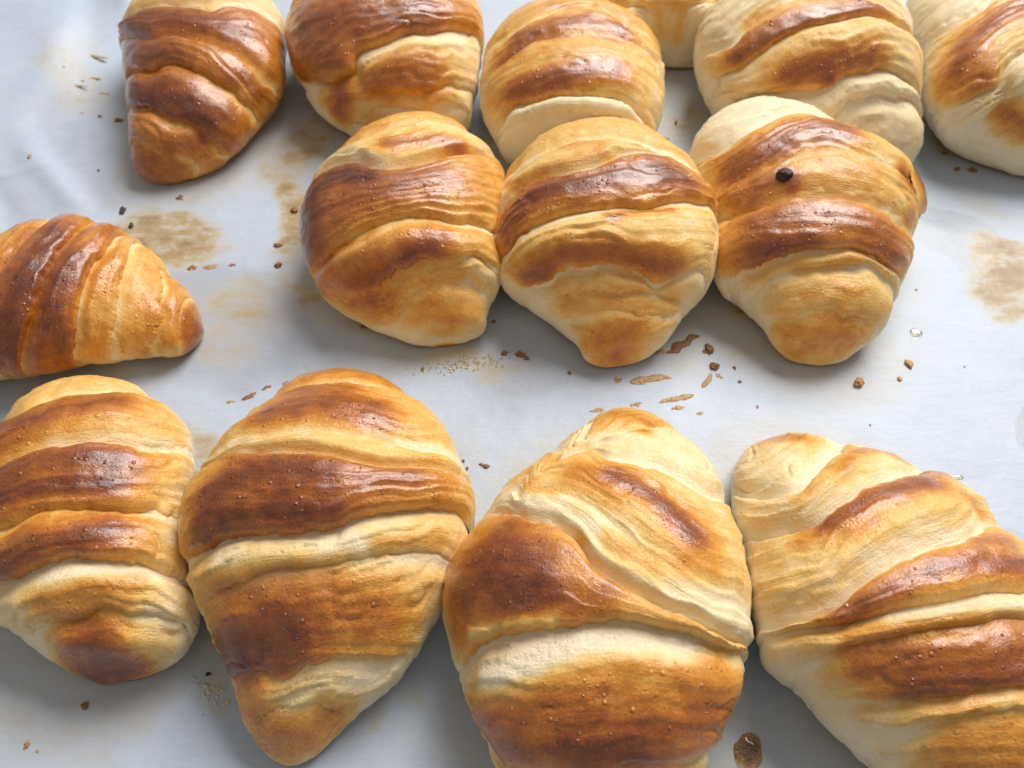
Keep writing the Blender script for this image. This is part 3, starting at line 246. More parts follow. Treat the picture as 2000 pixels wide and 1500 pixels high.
def paper_material():
    s = NT('parchment')
    pos = s.vmul(s.n('ShaderNodeTexCoord').outputs['Object'], (1000, 1000, 1000))
    greying = s.attr('greying'); stain = s.attr('stain')
    fib = s.noise(s.vmul(pos, (.10, .9, 1)), 1.0, 5, .65)
    cloud = s.noise(pos, .06, 5, .6)
    speck = s.noise(pos, 1.6, 3, .7)
    smear = s.noise(s.vmul(pos, (.07, .35, 1)), 1.0, 5, .65)
    base = s.ramp(s.math('ADD', s.math('MULTIPLY', fib, .5), s.math('MULTIPLY', cloud, .5)), [(.3, (.40, .457, .55)), (.7, (.485, .545, .64))])
    g = s.rng(s.math('ADD', greying, s.math('MULTIPLY', s.math('SUBTRACT', cloud, .5), .7)), .2, .75, 0, .62, True)
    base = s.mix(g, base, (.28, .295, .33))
    base = s.mix(s.rng(speck, .42, .62, .06, 0), base, (.40, .41, .43))
    nz = s.math('ADD', s.math('MULTIPLY', smear, .55), s.math('MULTIPLY', s.noise(pos, .13, 6, .68), .75))
    st = s.math('MULTIPLY', stain, s.rng(nz, .42, .86, .12, 2.3), clamp=True)
    tan = s.ramp(st, [(0, (.52, .44, .29)), (.45, (.44, .33, .16)), (1, (.27, .155, .045))])
    base = s.mix(s.rng(st, 0, .6, 0, .9), base, tan)
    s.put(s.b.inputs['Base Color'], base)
    s.put(s.b.inputs['Roughness'], s.rng(s.math('ADD', g, s.math('MULTIPLY', speck, .3)), 0, 1, .50, .34))
    s.b.inputs['Specular IOR Level'].default_value = .45
    n1 = s.bump(fib, .00025, .22)
    n2 = s.bump(speck, .00015, .22, n1)
    s.put(s.b.inputs['Normal'], s.bump(cloud, .004, .12, n2))
    return s.m
def crumb_material(name, a, b, rough=.5):
    s = NT(name)
    pos = s.vmul(s.n('ShaderNodeTexCoord').outputs['Object'], (1000, 1000, 1000))
    n = s.noise(pos, .9, 4, .6)
    s.put(s.b.inputs['Base Color'], s.ramp(n, [(.3, a), (.7, b)]))
    s.b.inputs['Roughness'].default_value = rough
    s.put(s.b.inputs['Normal'], s.bump(n, .0006, .8))
    return s.m
def oil_material():
    s = NT('melted_butter')
    s.b.inputs['Base Color'].default_value = (.93, .86, .62, 1)
    s.b.inputs['Roughness'].default_value = .06
    s.b.inputs['Transmission Weight'].default_value = .92
    s.b.inputs['IOR'].default_value = 1.4
    return s.m
M_CRUST = crust_material()
M_PAPER = paper_material()
M_CRUMBS = [crumb_material('crumb_golden', (.42, .19, .05), (.60, .34, .12)), crumb_material('crumb_brown', (.17, .06, .018), (.34, .15, .05)), crumb_material('crumb_burnt', (.018, .010, .007), (.07, .03, .015), .4)]
M_GLAZE = crumb_material('baked_egg_wash', (.30, .155, .045), (.52, .33, .13), .28)
M_CHAR = crumb_material('charred_dough', (.012, .006, .004), (.07, .022, .01), .5)
M_OIL = oil_material()

# ---------------------------------------------------------------- parchment paper
def spaced(lo, a, b, hi, fine, coarse):
    return np.r_[np.arange(lo, a, coarse), np.arange(a, b, fine), np.arange(b, hi + .1, coarse)]
xs = spaced(-420, -225, 225, 420, 1.0, 6.0)
ys = spaced(-190, -125, 225, 380, 1.0, 6.0)
PX, PY = np.meshgrid(xs, ys)
PW = np.stack([PX, PY, np.zeros_like(PX)], -1)
pz = .35 * fbm(PW * .018, 3) - .35
def fold(x0, y0, x1, y1, amp, w):
    dx, dy = x1 - x0, y1 - y0; L2 = dx * dx + dy * dy
    q = ((PX - x0) * dx + (PY - y0) * dy) / L2
    d = ((PX - x0) * dy - (PY - y0) * dx) / math.sqrt(L2) + 2.5 * noise(PW * .05 + 3)
    return amp * np.exp(-(d / w) ** 2) * sstep(np.minimum(q, 1 - q) * 3.0 + .0)
# the sheet lifts and buckles where it meets the tray's corner, behind the far left croissant
corner = sstep((-(PX + 150) * .75 + (PY - 95) * .66) / 75)
pz += 8 * corner * corner
pz += fold(-205, 215, -150, 95, 1.1, 10) + fold(-165, 235, -150, 130, 2.4, 6) - fold(-185, 230, -158, 110, 1.8, 7) + fold(-135, 225, -128, 165, 2.2, 5)
pz += fold(-190, 120, -140, 60, 1.6, 5) - fold(-205, 110, -150, 40, 1.3, 5) + fold(-180, 150, -205, 40, 1.4, 6)
pz += fold(96, 46, 160, 66, .9, 5) + fold(105, 85, 150, 60, .8, 4) - fold(60, 12, 150, 22, .6, 7) + fold(70, -15, 140, -30, .6, 6) + fold(-60, -20, 40, -26, .5, 7)
for n in range(26):                                     # faint random creases of a sheet that was once rolled
    x0, y0 = rng.uniform(-210, 200), rng.uniform(-110, 200); an = rng.uniform(-.5, .5) + (1.57 if n % 3 == 0 else 0); ln = rng.uniform(30, 90)
    pz += fold(x0, y0, x0 + ln * math.cos(an), y0 + ln * math.sin(an), rng.uniform(-.45, .6), rng.uniform(1.6, 4))
near = np.zeros_like(PX); halo = np.zeros_like(PX); hn = fbm(PW * .035 + 60, 4)
for c in CR.values():                                   # keep the sheet flat where a croissant lies on it
    mid = (np.array(c['L']) + np.array(c['R'])) / 2; hw = np.linalg.norm(np.array(c['L']) - np.array(c['R']), axis=1) / 2
    for (mx, my), w in zip(mid, hw):
        rr = np.hypot(PX - mx, PY - my)
        near = np.maximum(near, sstep(2.1 - rr / max(w, 6)))
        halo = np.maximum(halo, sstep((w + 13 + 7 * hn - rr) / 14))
pz = np.where(pz > -.1, -.1 + (pz + .1) * (1 - near), pz * (1 - .6 * near) - .06 * near)
stain = .16 * halo * sstep(.5 + 1.5 * fbm(PW * .03 + 90, 3)); greying = .14 + .2 * halo  # paper tints tan in blotches and turns greyer round each croissant
wx = 11 * fbm(PW * .045, 5); wy = 11 * fbm(PW * .045 + 40, 5)
for k, a, cx, cy, ax, ay, bx, by in STAINS:  # tan stains, greasy spots and broader grey patches of the sheet
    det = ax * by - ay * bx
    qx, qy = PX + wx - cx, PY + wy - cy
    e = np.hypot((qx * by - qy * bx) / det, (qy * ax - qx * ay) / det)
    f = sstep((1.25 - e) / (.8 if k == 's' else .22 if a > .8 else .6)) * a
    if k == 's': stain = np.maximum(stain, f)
    else: greying = np.maximum(greying, f)
V = np.stack([PX, PY, pz], -1).reshape(-1, 3) * MM
paper = mesh_obj('parchment_paper', V, grid_faces(len(ys), len(xs), False), M_PAPER, None, dict(stain=stain.ravel(), greying=greying.ravel()))
tag(paper, 'butter-stained white parchment paper lining the tray under the croissants', None, kind='structure')
def paper_z(x, y):
    i = np.clip(np.searchsorted(xs, x), 0, len(xs) - 1); j = np.clip(np.searchsorted(ys, y), 0, len(ys) - 1)
    return float(pz[j, i])

# ---------------------------------------------------------------- croissants
def section(a, th, e):
    Lp, Rp, H = a[..., 0:2], a[..., 2:4], a[..., 4]
    s = np.sin(th)
    xy = (Lp + Rp) / 2 + (Rp - Lp) / 2 * (np.cos(th) * e)[..., None]
    z = .42 * H + np.where(s > 0, .58, .55) * H * s * e
    return np.concatenate([xy, np.maximum(z, 0)[..., None]], -1)

def make_croissant(key, c, label, cell, seed):
    L, R, H = np.array(c['L']), np.array(c['R']), np.array(c['H'])
    A = np.concatenate([L, R, H[:, None]], 1)
    mid = (L + R) / 2
    sh = np.clip(1 - 1.0 / np.linalg.norm(R - L, axis=1), .9, 1)[:, None]      # leave room for the layers' own bulge
    L, R = mid + (L - mid) * sh, mid + (R - mid) * sh
    A = np.concatenate([L, R, H[:, None]], 1)
    ds = np.r_[0, np.cumsum(np.linalg.norm(np.diff(mid, axis=0), axis=1))]
    us, LEN = ds / ds[-1], ds[-1]
    wid = np.linalg.norm(R - L, axis=1)
    r0, r1 = .42 * wid[0] / LEN, .42 * wid[-1] / LEN
    org = np.array([*mid.mean(0), 0])
    def base(u, th):
        uu = np.clip(u, 0, 1)
        a = hermite(uu, A, us)
        e = np.sqrt(np.clip(1 - np.clip(1 - uu / r0, 0, 1) ** 2, 0, 1)) * np.sqrt(np.clip(1 - np.clip(1 - (1 - uu) / r1, 0, 1) ** 2, 0, 1))
        return section(a, th, np.maximum(e, .02)), a[..., 4] * e
    root = bpy.data.objects.new('croissant', None)
    sc.collection.objects.link(root)
    root.empty_display_size = .02
    root.location = org * MM
    tag(root, label, 'croissant', 'croissants on the parchment')
    # angle samples: dense over the top and flanks, few below
    nth = int(max(70, 1.9 * wid.max() / cell))
    th = np.r_[np.linspace(-.62, math.pi + .62, nth), np.linspace(math.pi + .62, 2 * math.pi - .62, 14)[1:-1]]
    tg = np.linspace(-.62, 2 * math.pi - .62, 361)
    bnds = []; smooth = []
    for k, pts in enumerate(c['bd']):
        a = np.array(pts); o = np.argsort(a[:, 0]); a = a[o]
        x, y = a[:, 0], a[:, 1]
        xx = np.r_[x, x[0] + 2 * math.pi]; yy = np.r_[y, y[0]]
        g = np.interp(np.where(tg < x[0], tg + 2 * math.pi, tg), xx, yy)
        ker = np.hanning(15); ker /= ker.sum()
        g = np.convolve(np.r_[g[-8:-1], g, g[1:8]], ker, 'same')[7:-7]
        q = np.stack([np.cos(tg) * 6, np.sin(tg) * 6, np.full_like(tg, seed * 9.7 + k * 3.1)], -1)
        smooth.append(g + 1.0 * noise(q * .55) / LEN)
        g = g + (1.0 * noise(q * .55) + .5 * noise(q * 1.7) + .35 * noise(q * 4.5)) / LEN
        bnds.append(g)
    gap = 2.0 / LEN
    for k in range(1, len(smooth)): smooth[k] = np.maximum(smooth[k], smooth[k - 1] + gap)
    bs = [np.interp(th, tg, np.clip(b, .04, .97)) for b in smooth]
    for k in range(1, len(bnds)): bnds[k] = np.maximum(bnds[k], bnds[k - 1] + gap)
    bt = [np.interp(th, tg, np.clip(b, .04, .97)) for b in bnds]
    nl = len(bt) + 1; top = c['top']
    sfade = .14 + .86 * sstep((np.sin(th) + .1) / .8)
    for k in range(nl):
        lo = bt[k - 1] if k > 0 else np.zeros_like(th)
        hi = bt[k] if k < nl - 1 else np.ones_like(th)
        lo_free = k > 0 and k <= top; lo_under = k > 0 and not lo_free
        hi_free = k < nl - 1 and k >= top; hi_under = k < nl - 1 and not hi_free
        ov = 5.0 / LEN
        e0 = np.maximum(lo - (ov if lo_under else 0), 0); e1 = np.minimum(hi + (ov if hi_under else 0), 1)
        nr = int(max(14, np.max(e1 - e0) * LEN / cell))
        x = np.linspace(0, 1, nr); x = .55 * x + .45 * (.5 - .5 * np.cos(math.pi * x))
        u = e0[None, :] + (e1 - e0)[None, :] * x[:, None]
        TH = np.broadcast_to(th, u.shape)
        P, hl = base(u, TH)
        eps = 2e-3
        Pu = base(np.minimum(u + eps, .999), TH)[0] - base(np.maximum(u - eps, .001), TH)[0]
        Pt = base(u, TH + .01)[0] - base(u, TH - .01)[0]
        N = np.cross(Pt, Pu); ln = np.linalg.norm(N, axis=-1, keepdims=True); N = N / np.maximum(ln, 1e-9)
        ctr = np.concatenate([hermite(np.clip(u, 0, 1), mid, us), (.42 * hermite(np.clip(u, 0, 1), H[:, None], us))], -1)
        sg = np.sign(np.sum(N * (P - ctr), -1, keepdims=True)); sg[sg == 0] = 1; N = N * sg
        loc = np.clip(hl / 22, .12, 1)
        slo = bs[k - 1] if k > 0 else lo; shi = bs[k] if k < nl - 1 else hi
        fn = (u - lo) * LEN; ff = (hi - u) * LEN            # to the ragged lip
        dn = (u - slo) * LEN; df = (shi - u) * LEN          # to the smooth course of the edge
        tt = np.clip(dn / np.maximum(dn + df, 1e-6), 0, 1)
        width = np.median((hi - lo)[: nth]) * LEN
        adj = [c['dep'][i] for i in (k - 1, k) if 0 <= i < nl - 1]
        d = 1.75 * np.clip(sum(adj) / len(adj), .3, 1.15) * (.08 + .92 * sfade[None, :]) * np.clip(width / 18, .3, 1.25) * (1 - np.abs(2 * tt - 1) ** 2.4) * loc - .3
        pale = np.ones_like(d); near_under = np.zeros_like(d); rim = np.zeros_like(d)
        for free, under, dist, idx in ((lo_free, lo_under, fn if lo_free else dn, k - 1), (hi_free, hi_under, ff if hi_free else df, k)):
            if not (free or under): continue
            depth = 1.85 * c['dep'][idx] * sfade[None, :] * np.clip(hl / 26, .25, 1)
            if free:
                rl = 1.3 + .9 * np.clip(width / 20, .3, 1)
                q = np.clip(dist / rl, 0, 1); rim = np.maximum(rim, sstep(1.2 - dist / 1.5))
                d = d - (depth + (.25 + .75 * sfade[None, :]) * min(1, .2 + c['dep'][idx])) * (1 - np.sqrt(np.clip(1 - (1 - q) ** 2, 0, 1)))
            else:
                wt = 6.5 * np.clip(width / 14, .4, 1.2)
                q = np.clip(dist / wt, 0, 1)
                d = d - depth * (1 - sstep(q)) + np.minimum(dist, 0) * .22
                pale = pale * (.35 + .65 * sstep(dist / (wt * .55)))
                near_under = np.maximum(near_under, sstep(1.5 - dist / (wt * .75)))
        S = P - org + np.array([seed * 31.7, seed * 17.1, 0])
        arc = TH * (wid.max() * .5)
        flow = np.stack([tt * width + np.minimum(dn, 0) - np.minimum(df, 0) + seed * 53 + k * 97.3, arc, np.full_like(u, seed * 12.9)], -1)
        # bake colour
        topn = np.clip((N[..., 2] + .25) / .9, 0, 1)
        base_b, strokes = c['ly'][k]; base_b = base_b * .95
        fl = c.get('fl', .06)
        b = base_b * (fl + (1 - fl) * sstep(topn)) * pale
        torn = np.zeros_like(b)
        warp = .30 * fbm(S * .10, 3) + .16 * noise(S * .5)
        strk = noise(np.stack([flow[..., 0] * .45, flow[..., 1] * .05, flow[..., 2]], -1))
        todo = [(I, r, pts, 1.0) for I, r, pts in strokes]
        for nb, bi in ((k - 1, k - 1), (k + 1, k)):            # browning runs on across a shallow edge
            if 0 <= nb < nl: todo += [(I, r, pts, float(np.clip(1.2 - c['dep'][bi], 0, .75))) for I, r, pts in c['ly'][nb][1] if 0 < I <= 1]
        for I, r, pts, spill in todo:
            if spill < .05: continue
            I = I if I < 0 or I > 1 else min(1.0, I * (.88 + .12 * I))
            q = np.array(pts)
            if len(q) == 1: dd = np.linalg.norm(P - q[0], axis=-1)
            else:
                dd = np.full(u.shape, 1e9)
                for p0, p1 in zip(q[:-1], q[1:]):
                    v = p1 - p0; tq = np.clip(np.sum((P - p0) * v, -1) / max(float(v @ v), 1e-6), 0, 1)
                    dd = np.minimum(dd, np.linalg.norm(P - p0 - tq[..., None] * v, axis=-1))
            if I <= 1:
                q2 = np.maximum(dd / max(r, 1.6) - .9 * warp - .2 * strk, 0)
                w = np.exp(-.75 * q2 ** 1.7) * spill
            else: w = sstep((1.42 - dd / r + .3 * warp) / .5)
            if I > 0: b = np.where(I > b, b + (I - b) * w, b)
            else:
                b = b * (1 - np.minimum(1, 1.5 * -I) * w); torn = np.maximum(torn, w * min(1, -I * 1.6) * near_under)
        b = b * (1 - .20 * rim)
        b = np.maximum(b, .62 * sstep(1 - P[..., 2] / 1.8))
        # relief
        d = d + .75 * fbm(S * .075, 3) * loc + .16 * noise(S * .33) * loc
        d = d + (.20 + .22 * (b < .3)) * strk * loc * .8
        sgn = 1 if k >= top else -1
        ph = sgn * (flow[..., 0] / 3.1 + 1.1 * noise(S * .045 + 5) + .35 * noise(S * .16)) + .6 * noise(np.stack([flow[..., 1] * .035, flow[..., 2], flow[..., 2] * 0 + k], -1))
        cell_id = np.floor(ph); saw = ph - cell_id
        on_ = sstep(noise(np.stack([cell_id * 7.31, flow[..., 1] * .045, flow[..., 2] + 3], -1)) * 2.2 + .5) * sstep(np.minimum(dn, df) / 2.5 + .2)
        saw = np.where(saw > .9, (1 - saw) * 9, saw) ** 1.6
        d = d + (.85 - .40 * sstep((b - .25) / .3)) * on_ * (saw - .35) * loc * (.35 + .65 * sfade[None, :])
        b = b * (1 + .34 * on_ * (saw - .4) * (1 - .75 * sstep(b / .5)))
        fw = np.stack([flow[..., 0] * .17 + .25 * noise(S * .12), flow[..., 1] * .03, flow[..., 2] + 9], -1)
        crease = np.clip(1 - np.abs(noise(fw)) / .10, 0, 1) * sstep(noise(S * .06 + 31) * 1.6 + .45)
        d = d - (.85 - .35 * sstep((b - .25) / .3)) * sstep(crease) * loc
        d = d + torn * (.6 * fbm(np.stack([flow[..., 0] * .38, flow[..., 1] * .16, flow[..., 2]], -1), 3) - .3)
        Q = P + N * d[..., None]
        Q[..., 2] = np.maximum(Q[..., 2], 0.0)
        nm = 'rolled_end' if k in (0, nl - 1) else 'dough_layer'
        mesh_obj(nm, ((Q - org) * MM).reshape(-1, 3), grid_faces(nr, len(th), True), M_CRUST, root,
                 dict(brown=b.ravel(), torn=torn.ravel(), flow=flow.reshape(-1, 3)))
    return root, org, base, LEN

def lump(name, pos, rad, mat, seed, parent=None, squash=.7, n=14, rough=.35, org=(0, 0, 0)):
    """a rough little pellet resting at pos (mm), rad = (rx, ry)"""
    a, b = np.meshgrid(np.linspace(0, math.pi, n), np.linspace(0, 2 * math.pi, 2 * n, endpoint=False), indexing='ij')
    D = np.stack([np.sin(a) * np.cos(b), np.sin(a) * np.sin(b), np.cos(a)], -1)
    rr = 1 + rough * fbm(D * 1.6 + seed * 7.7, 3)
    Q = D * rr[..., None] * np.array([rad[0], rad[1], min(rad) * squash])
    Q[..., 2] -= Q[..., 2].min() * .8
    Q[..., 2] = np.maximum(Q[..., 2], 0)
    o = mesh_obj(name, Q.reshape(-1, 3) * MM, grid_faces(n, 2 * n, True), mat, parent)
    o.location = (np.array(pos) - np.array(org)) * MM
    return o

LABELS = {
 'M': 'croissant with a glossy mahogany band above a long pale torn seam',
 'L': 'croissant with brown stripes and an open airy split above its dark rounded tip',
 'N': 'croissant with a dark strap narrowing to a pale point across its middle',
 'O': 'slanted pale croissant with three tan stripes, beside a round amber glaze spot',
 'I': 'croissant very dark on one flank, ending the joined row of three',
 'J': 'middle croissant of the joined row of three, under one wide dark glazed band',
 'K': 'croissant with one black burnt pimple on its shiny brown back',
 'H': 'deeply browned croissant lying crosswise apart from the rows, ridged lengthwise',
 'A': 'small deep brown croissant beside the buckled parchment corner, dark glossy waist band',
 'B': 'croissant with a ragged tear under its dark top and a tan patch below',
 'C': 'round pale-sided croissant with two reddish tan bands and a pale fluted end',
 'D': 'plain pale croissant tucked behind two others, barely browned',
 'E': 'wide pale croissant with two slanting brown bands and a wrinkled pale end',
 'F': 'pale croissant at the end of the back row with one large glazed brown patch',
}
ORDER = ['M', 'L', 'N', 'O', 'I', 'J', 'K', 'H', 'A', 'B', 'C', 'E', 'F', 'D']
roots = {}
for n, key in enumerate(ORDER):
    cell = .52 if key in 'MLNO' else .62 if key in 'IJKH' else .8
    roots[key] = make_croissant(key, CR[key], LABELS[key], cell, n + 1)
# ---------------------------------------------------------------- crumbs, smears and butter on the paper
BESIDE = {'M': 'the croissant with the mahogany band', 'L': 'the croissant with the airy split', 'N': 'the croissant with the dark strap',
 'O': 'the slanted striped croissant', 'I': 'the croissant with one very dark flank', 'J': 'the middle croissant of three', 'K': 'the croissant with the burnt pimple',
 'H': 'the crosswise croissant', 'A': 'the small deep brown croissant', 'B': 'the croissant with the ragged tear', 'C': 'the round croissant with two bands',
 'D': 'the plain pale croissant', 'E': 'the wide croissant with the wrinkled end', 'F': 'the croissant ending the back row'}
def nearest(x, y):
    best = min(CR, key=lambda k: min(np.hypot(*(np.array(p) - (x, y))) for p in CR[k]['L'] + CR[k]['R']))
    return BESIDE[best]
for n, (x, y, r, tone) in enumerate(CRUMBS):
    m = M_CRUMBS[0 if tone < .55 else 1 if tone < .92 else 2]
    q = 1 + .2 * math.sin(n * 5.1)
    o = lump('crumb', (x, y, paper_z(x, y)), (.52 * r * q, .52 * r / q), m, n, squash=.42, n=14, rough=1.1)
    tone_w = 'golden' if tone < .55 else 'brown' if tone < .92 else 'burnt black'
    size_w = 'large' if r > 1.9 else 'small' if r > .9 else 'tiny'
    tag(o, size_w + ' ' + tone_w + ' pastry crumb on the parchment beside ' + nearest(x, y), 'crumb', 'crumbs scattered on the parchment')
for n, (pts, w, tone) in enumerate(SMEARS):
    p = np.array(pts); seg = np.r_[0, np.cumsum(np.linalg.norm(np.diff(p, axis=0), axis=1))]
    nu, nv = 24, 9
    uu = np.linspace(0, 1, nu); q = np.stack([np.interp(uu * seg[-1], seg, p[:, i]) for i in (0, 1)], -1)
    tg = np.gradient(q, axis=0); tg /= np.linalg.norm(tg, axis=1)[:, None]; nn = np.stack([-tg[:, 1], tg[:, 0]], -1)
    prof = np.sqrt(np.clip(1 - (2 * uu - 1) ** 2, 0, 1)) * (1 + .5 * noise(np.stack([uu * 7, uu * 0 + n * 3.3, uu * 0], -1)))
    vv = np.linspace(-1, 1, nv)
    off = .4 * w * noise(np.stack([uu * 5, uu * 0 + n * 1.3, uu * 0 + 5], -1))
    XY = q[:, None, :] + nn[:, None, :] * (vv[None, :] * (w * prof)[:, None] + off[:, None])[..., None]
    hgt = (1 - vv[None, :] ** 2) * (.22 * w * prof)[:, None] * (1 + .6 * noise(np.concatenate([XY * 1.1, np.full(XY.shape[:2] + (1,), n * 2.2)], -1)))
    z0 = paper_z(*p.mean(0))
    Q = np.concatenate([XY, (hgt + z0 + .03)[..., None]], -1)
    c0 = np.array([*p.mean(0), z0])
    o = mesh_obj('egg_wash_smear', ((Q - c0) * MM).reshape(-1, 3), grid_faces(nu, nv, False), M_GLAZE if tone < .6 else M_CRUMBS[1])
    o.location = c0 * MM
    tag(o, ('dried tan egg wash streak on the parchment beside ' if tone < .6 else 'dark brown baked streak on the parchment beside ') + nearest(*p.mean(0)), 'smear', 'egg wash streaks on the parchment')
def amber_material():
    s = NT('amber_glaze')
    pos = s.vmul(s.n('ShaderNodeTexCoord').outputs['Object'], (1000, 1000, 1000))
    ln = s.n('ShaderNodeVectorMath', dict(operation='LENGTH')); s.put(ln.inputs[0], pos)
    f = s.math('ADD', ln.outputs['Value'], s.math('MULTIPLY', s.noise(pos, .5, 4), 2.2))
    s.put(s.b.inputs['Base Color'], s.ramp(s.rng(f, 1.2, 5.4, 0, 1), [(0, (.05, .016, .004)), (.5, (.15, .055, .012)), (.78, (.34, .18, .055)), (1, (.55, .45, .28))]))
    s.b.inputs['Roughness'].default_value = .06
    s.b.inputs['Coat Weight'].default_value = .8
    s.put(s.b.inputs['Normal'], s.bump(s.noise(pos, .35, 4), .003, .8))
    return s.m
M_AMBER = amber_material()
def puddle(name, x, y, rx, ry, h, mat, seed, wob=.12):
    n, m = 12, 40
    r = np.linspace(0, 1, n)[:, None]; a = np.linspace(0, 2 * math.pi, m, endpoint=False)[None, :]
    w = 1 + wob * noise(np.stack([np.cos(a) * 1.4 + seed, np.sin(a) * 1.4, a * 0], -1))
    X, Y = r * np.cos(a) * rx * w, r * np.sin(a) * ry * w
    Z = h * np.sqrt(np.clip(1 - r ** 2, 0, 1)) + 0 * a
    o = mesh_obj(name, np.stack([X, Y, Z], -1).reshape(-1, 3) * MM, grid_faces(n, m, True), mat)
    o.location = (x * MM, y * MM, (paper_z(x, y) + .05) * MM)
    return o
tag(puddle('butter_drop', 126.1, 19.9, 2.1, 1.7, .7, M_OIL, 1), 'single clear yellowish butter drop near a round golden crumb', 'drop')
tag(puddle('butter_drop', 123.5, -31.6, 2.2, .9, .5, M_OIL, 2), 'thin clear butter drop beside the slanted striped croissant', 'drop')
tag(puddle('amber_spot', 54.6, -103.2, 3.6, 4.4, 1.0, M_AMBER, 3, .3), 'round amber pool of baked glaze with a pale rim', 'glaze spot')
# frothy butter: a clutch of tiny bubbles nobody could count
def froth(x, y, rx, ry, n, ang, label, seed):
    g = np.random.default_rng(seed); vs, fs = [], []
    a, b = np.meshgrid(np.linspace(0, math.pi / 2, 5), np.linspace(0, 2 * math.pi, 10, endpoint=False), indexing='ij')
    D = np.stack([np.sin(a) * np.cos(b), np.sin(a) * np.sin(b), np.cos(a)], -1).reshape(-1, 3); F = grid_faces(5, 10, True)
    for i in range(n):
        px, py = g.normal(0, .45) * rx, g.normal(0, .4) * ry; r = g.uniform(.16, .55)
        qx, qy = px * math.cos(ang) - py * math.sin(ang), px * math.sin(ang) + py * math.cos(ang)
        vs.append(D * r + np.array([qx, qy, 0])); fs.append(F + len(D) * i)
    o = mesh_obj('butter_froth', np.concatenate(vs) * MM, np.concatenate(fs), M_OIL)
    o.location = (x * MM, y * MM, (paper_z(x, y) + .02) * MM)
    tag(o, label, 'butter', kind='stuff')
froth(-15, 7.5, 13, 3.2, 150, .18, 'frothy clear butter bubbles beside the joined row of three', 3)
froth(-72.8, -90, 3.5, 6, 45, .5, 'faint ring of dried butter bubbles between two front croissants', 4)

# ---------------------------------------------------------------- small features baked onto single croissants
def on(key, name, pos, rad, mat, seed, squash=.8, label=None):
    root, org = roots[key][:2]
    o = lump(name, pos, rad, mat, seed, root, squash, 18, .65, org)
    if label: o['label'] = label
    return o

p = CR['K']['ly'][5][1][0][2][0]
on('K', 'burnt_pimple', (p[0], p[1], p[2] - .9), (2.2, 2.0), M_CHAR, 2, 1.0, 'black burnt pimple of dough')
p = CR['J']['ly'][3][1][2][2][0]
on('J', 'burnt_pimple', (p[0] + .6, p[1] + .3, p[2] - 1.6), (2.0, 1.0), M_CRUMBS[0], 5, 1.0, 'small brown nub under the dark band')
def flap(key, u0, u1, t0, t1, lift, bake, seed, label):
    root, org, base, LEN = roots[key]
    nu, nv = 40, 16
    u, th = np.meshgrid(np.linspace(u0, u1, nu), np.linspace(t0, t1, nv), indexing='ij')
    x, y = np.linspace(-1, 1, nu)[:, None], np.linspace(0, 1, nv)[None, :]
    th = th + (.12 * x ** 2) * (1 - y) + .03 * noise(np.stack([u * 60, u * 0 + seed, u * 0], -1))
    P = base(u, th)[0]
    Pu = base(u + .004, th)[0] - base(u - .004, th)[0]; Pt = base(u, th + .01)[0] - base(u, th - .01)[0]
    N = np.cross(Pt, Pu); N /= np.linalg.norm(N, axis=-1, keepdims=True)
    c = np.concatenate([P.mean((0, 1))[:2] * .0 + org[:2], [8]]); N *= np.sign(np.sum(N * (P - c), -1, keepdims=True))
    env = (1 - x ** 2) ** .7 + 0 * y
    d = lift * env * (1 - y) ** 1.3 + .9 * env - .4 + .25 * noise(P * .3)
    top = P + N * d[..., None]; bot = P + N * (d - .9 * env - .1)[..., None]
    V = np.concatenate([top.reshape(-1, 3), bot.reshape(-1, 3)]) - org
    F = grid_faces(nu, nv, False)
    rimf = [[i * nv, (i + 1) * nv, (i + 1) * nv + nu * nv, i * nv + nu * nv] for i in range(nu - 1)]
    F = np.concatenate([F, F[:, ::-1] + nu * nv, np.array(rimf)])
    b = np.clip(bake * (.45 + .55 * np.clip(1 - 1.1 * y, 0, 1)) * np.clip(1.25 - .5 * np.abs(x - .55), 0, 1.2), 0, 1.1)
    b = np.concatenate([b.ravel(), b.ravel() * .5])
    z = np.zeros(len(b))
    fl = np.stack([np.r_[(u * LEN).ravel(), (u * LEN).ravel()], np.r_[(th * 30).ravel(), (th * 30).ravel()], z + seed], -1)
    o = mesh_obj('peeling_flap', V * MM, F, M_CRUST, root, dict(brown=b, torn=z, flow=fl))
    o['label'] = label
flap('K', .40, .72, .12, .62, 2.6, .85, 4, 'curled orange dough flap lifting off the flank')

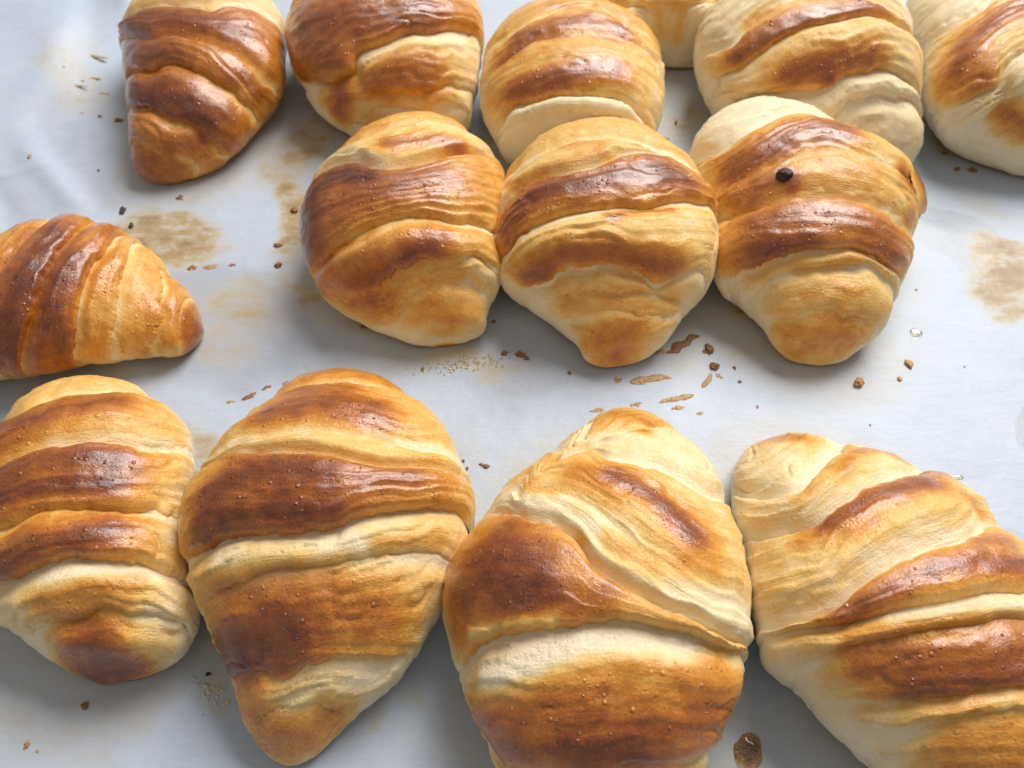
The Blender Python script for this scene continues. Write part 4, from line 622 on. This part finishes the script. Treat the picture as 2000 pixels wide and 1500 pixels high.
# where neighbours baked together: a pale stretched web of dough over the crevice
def join(ka, kb, seed, spread=.42, reach=.0):
    ra, oa, ba, La = roots[ka]; rb, ob, bb, Lb = roots[kb]
    uu = np.linspace(.02, .98, 160)
    pa, pb = ba(uu, np.zeros_like(uu))[0], bb(uu, np.full_like(uu, math.pi))[0]
    oA, oB = np.argsort(pa[:, 1]), np.argsort(pb[:, 1])
    y0, y1 = max(pa[:, 1].min(), pb[:, 1].min()), min(pa[:, 1].max(), pb[:, 1].max())
    ys_ = np.linspace(y0, y1, 120)
    gap = np.interp(ys_, pb[oB, 1], pb[oB, 0]) - np.interp(ys_, pa[oA, 1], pa[oA, 0])
    ok = np.where(gap < reach)[0]
    if len(ok) < 6: return
    ys_ = np.linspace(ys_[ok[0]], ys_[ok[-1]], 70)
    ua, ub = np.interp(ys_, pa[oA, 1], uu[oA]), np.interp(ys_, pb[oB, 1], uu[oB])
    x = np.linspace(-1, 1, 70); env = (1 - x ** 2) ** .5
    wob = noise(np.stack([x * 6, x * 0 + seed, x * 0], -1))
    ta = spread * env * (1 + .3 * wob) - .1; tb = math.pi - spread * env * (1 - .3 * wob) + .1
    P0, P1 = ba(ua, ta)[0], bb(ub, tb)[0]
    T0 = ba(ua, ta - .02)[0] - P0; T1 = P1 - bb(ub, tb + .02)[0]
    D = np.linalg.norm(P1 - P0, axis=1)[:, None]
    T0 = T0 / np.linalg.norm(T0, axis=1)[:, None] * D * .9; T1 = T1 / np.linalg.norm(T1, axis=1)[:, None] * D * .9
    v = np.linspace(0, 1, 22)[None, :, None]
    Q = (2*v**3-3*v**2+1)*P0[:, None] + (v**3-2*v**2+v)*T0[:, None] + (-2*v**3+3*v**2)*P1[:, None] + (v**3-v**2)*T1[:, None]
    S = Q + seed * 13.7
    fl = np.stack([np.broadcast_to(ys_[:, None], Q.shape[:2]), Q[..., 0], np.full(Q.shape[:2], seed * 3.3)], -1)
    Q[..., 2] += .2 * fbm(S * .15, 3) + .22 * noise(np.stack([fl[..., 0] * .35, fl[..., 1] * .08, fl[..., 2]], -1)) + .3 * np.sin(math.pi * v[..., 0])
    n_ = Q.shape[0] * Q.shape[1]
    o = mesh_obj('joined_seam', (Q - oa).reshape(-1, 3) * MM, grid_faces(70, 22, False), M_CRUST, ra,
                 dict(brown=.10 + .06 * (noise(S * .1) + 1).ravel(), torn=(.15 + .15 * noise(S * .2)).ravel(), flow=fl.reshape(-1, 3)))
    o['label'] = 'pale stretched dough where two croissants baked together'
for n, (a_, b_) in enumerate((('I', 'J'), ('J', 'K'), ('N', 'O'))):
    join(a_, b_, n + 2)
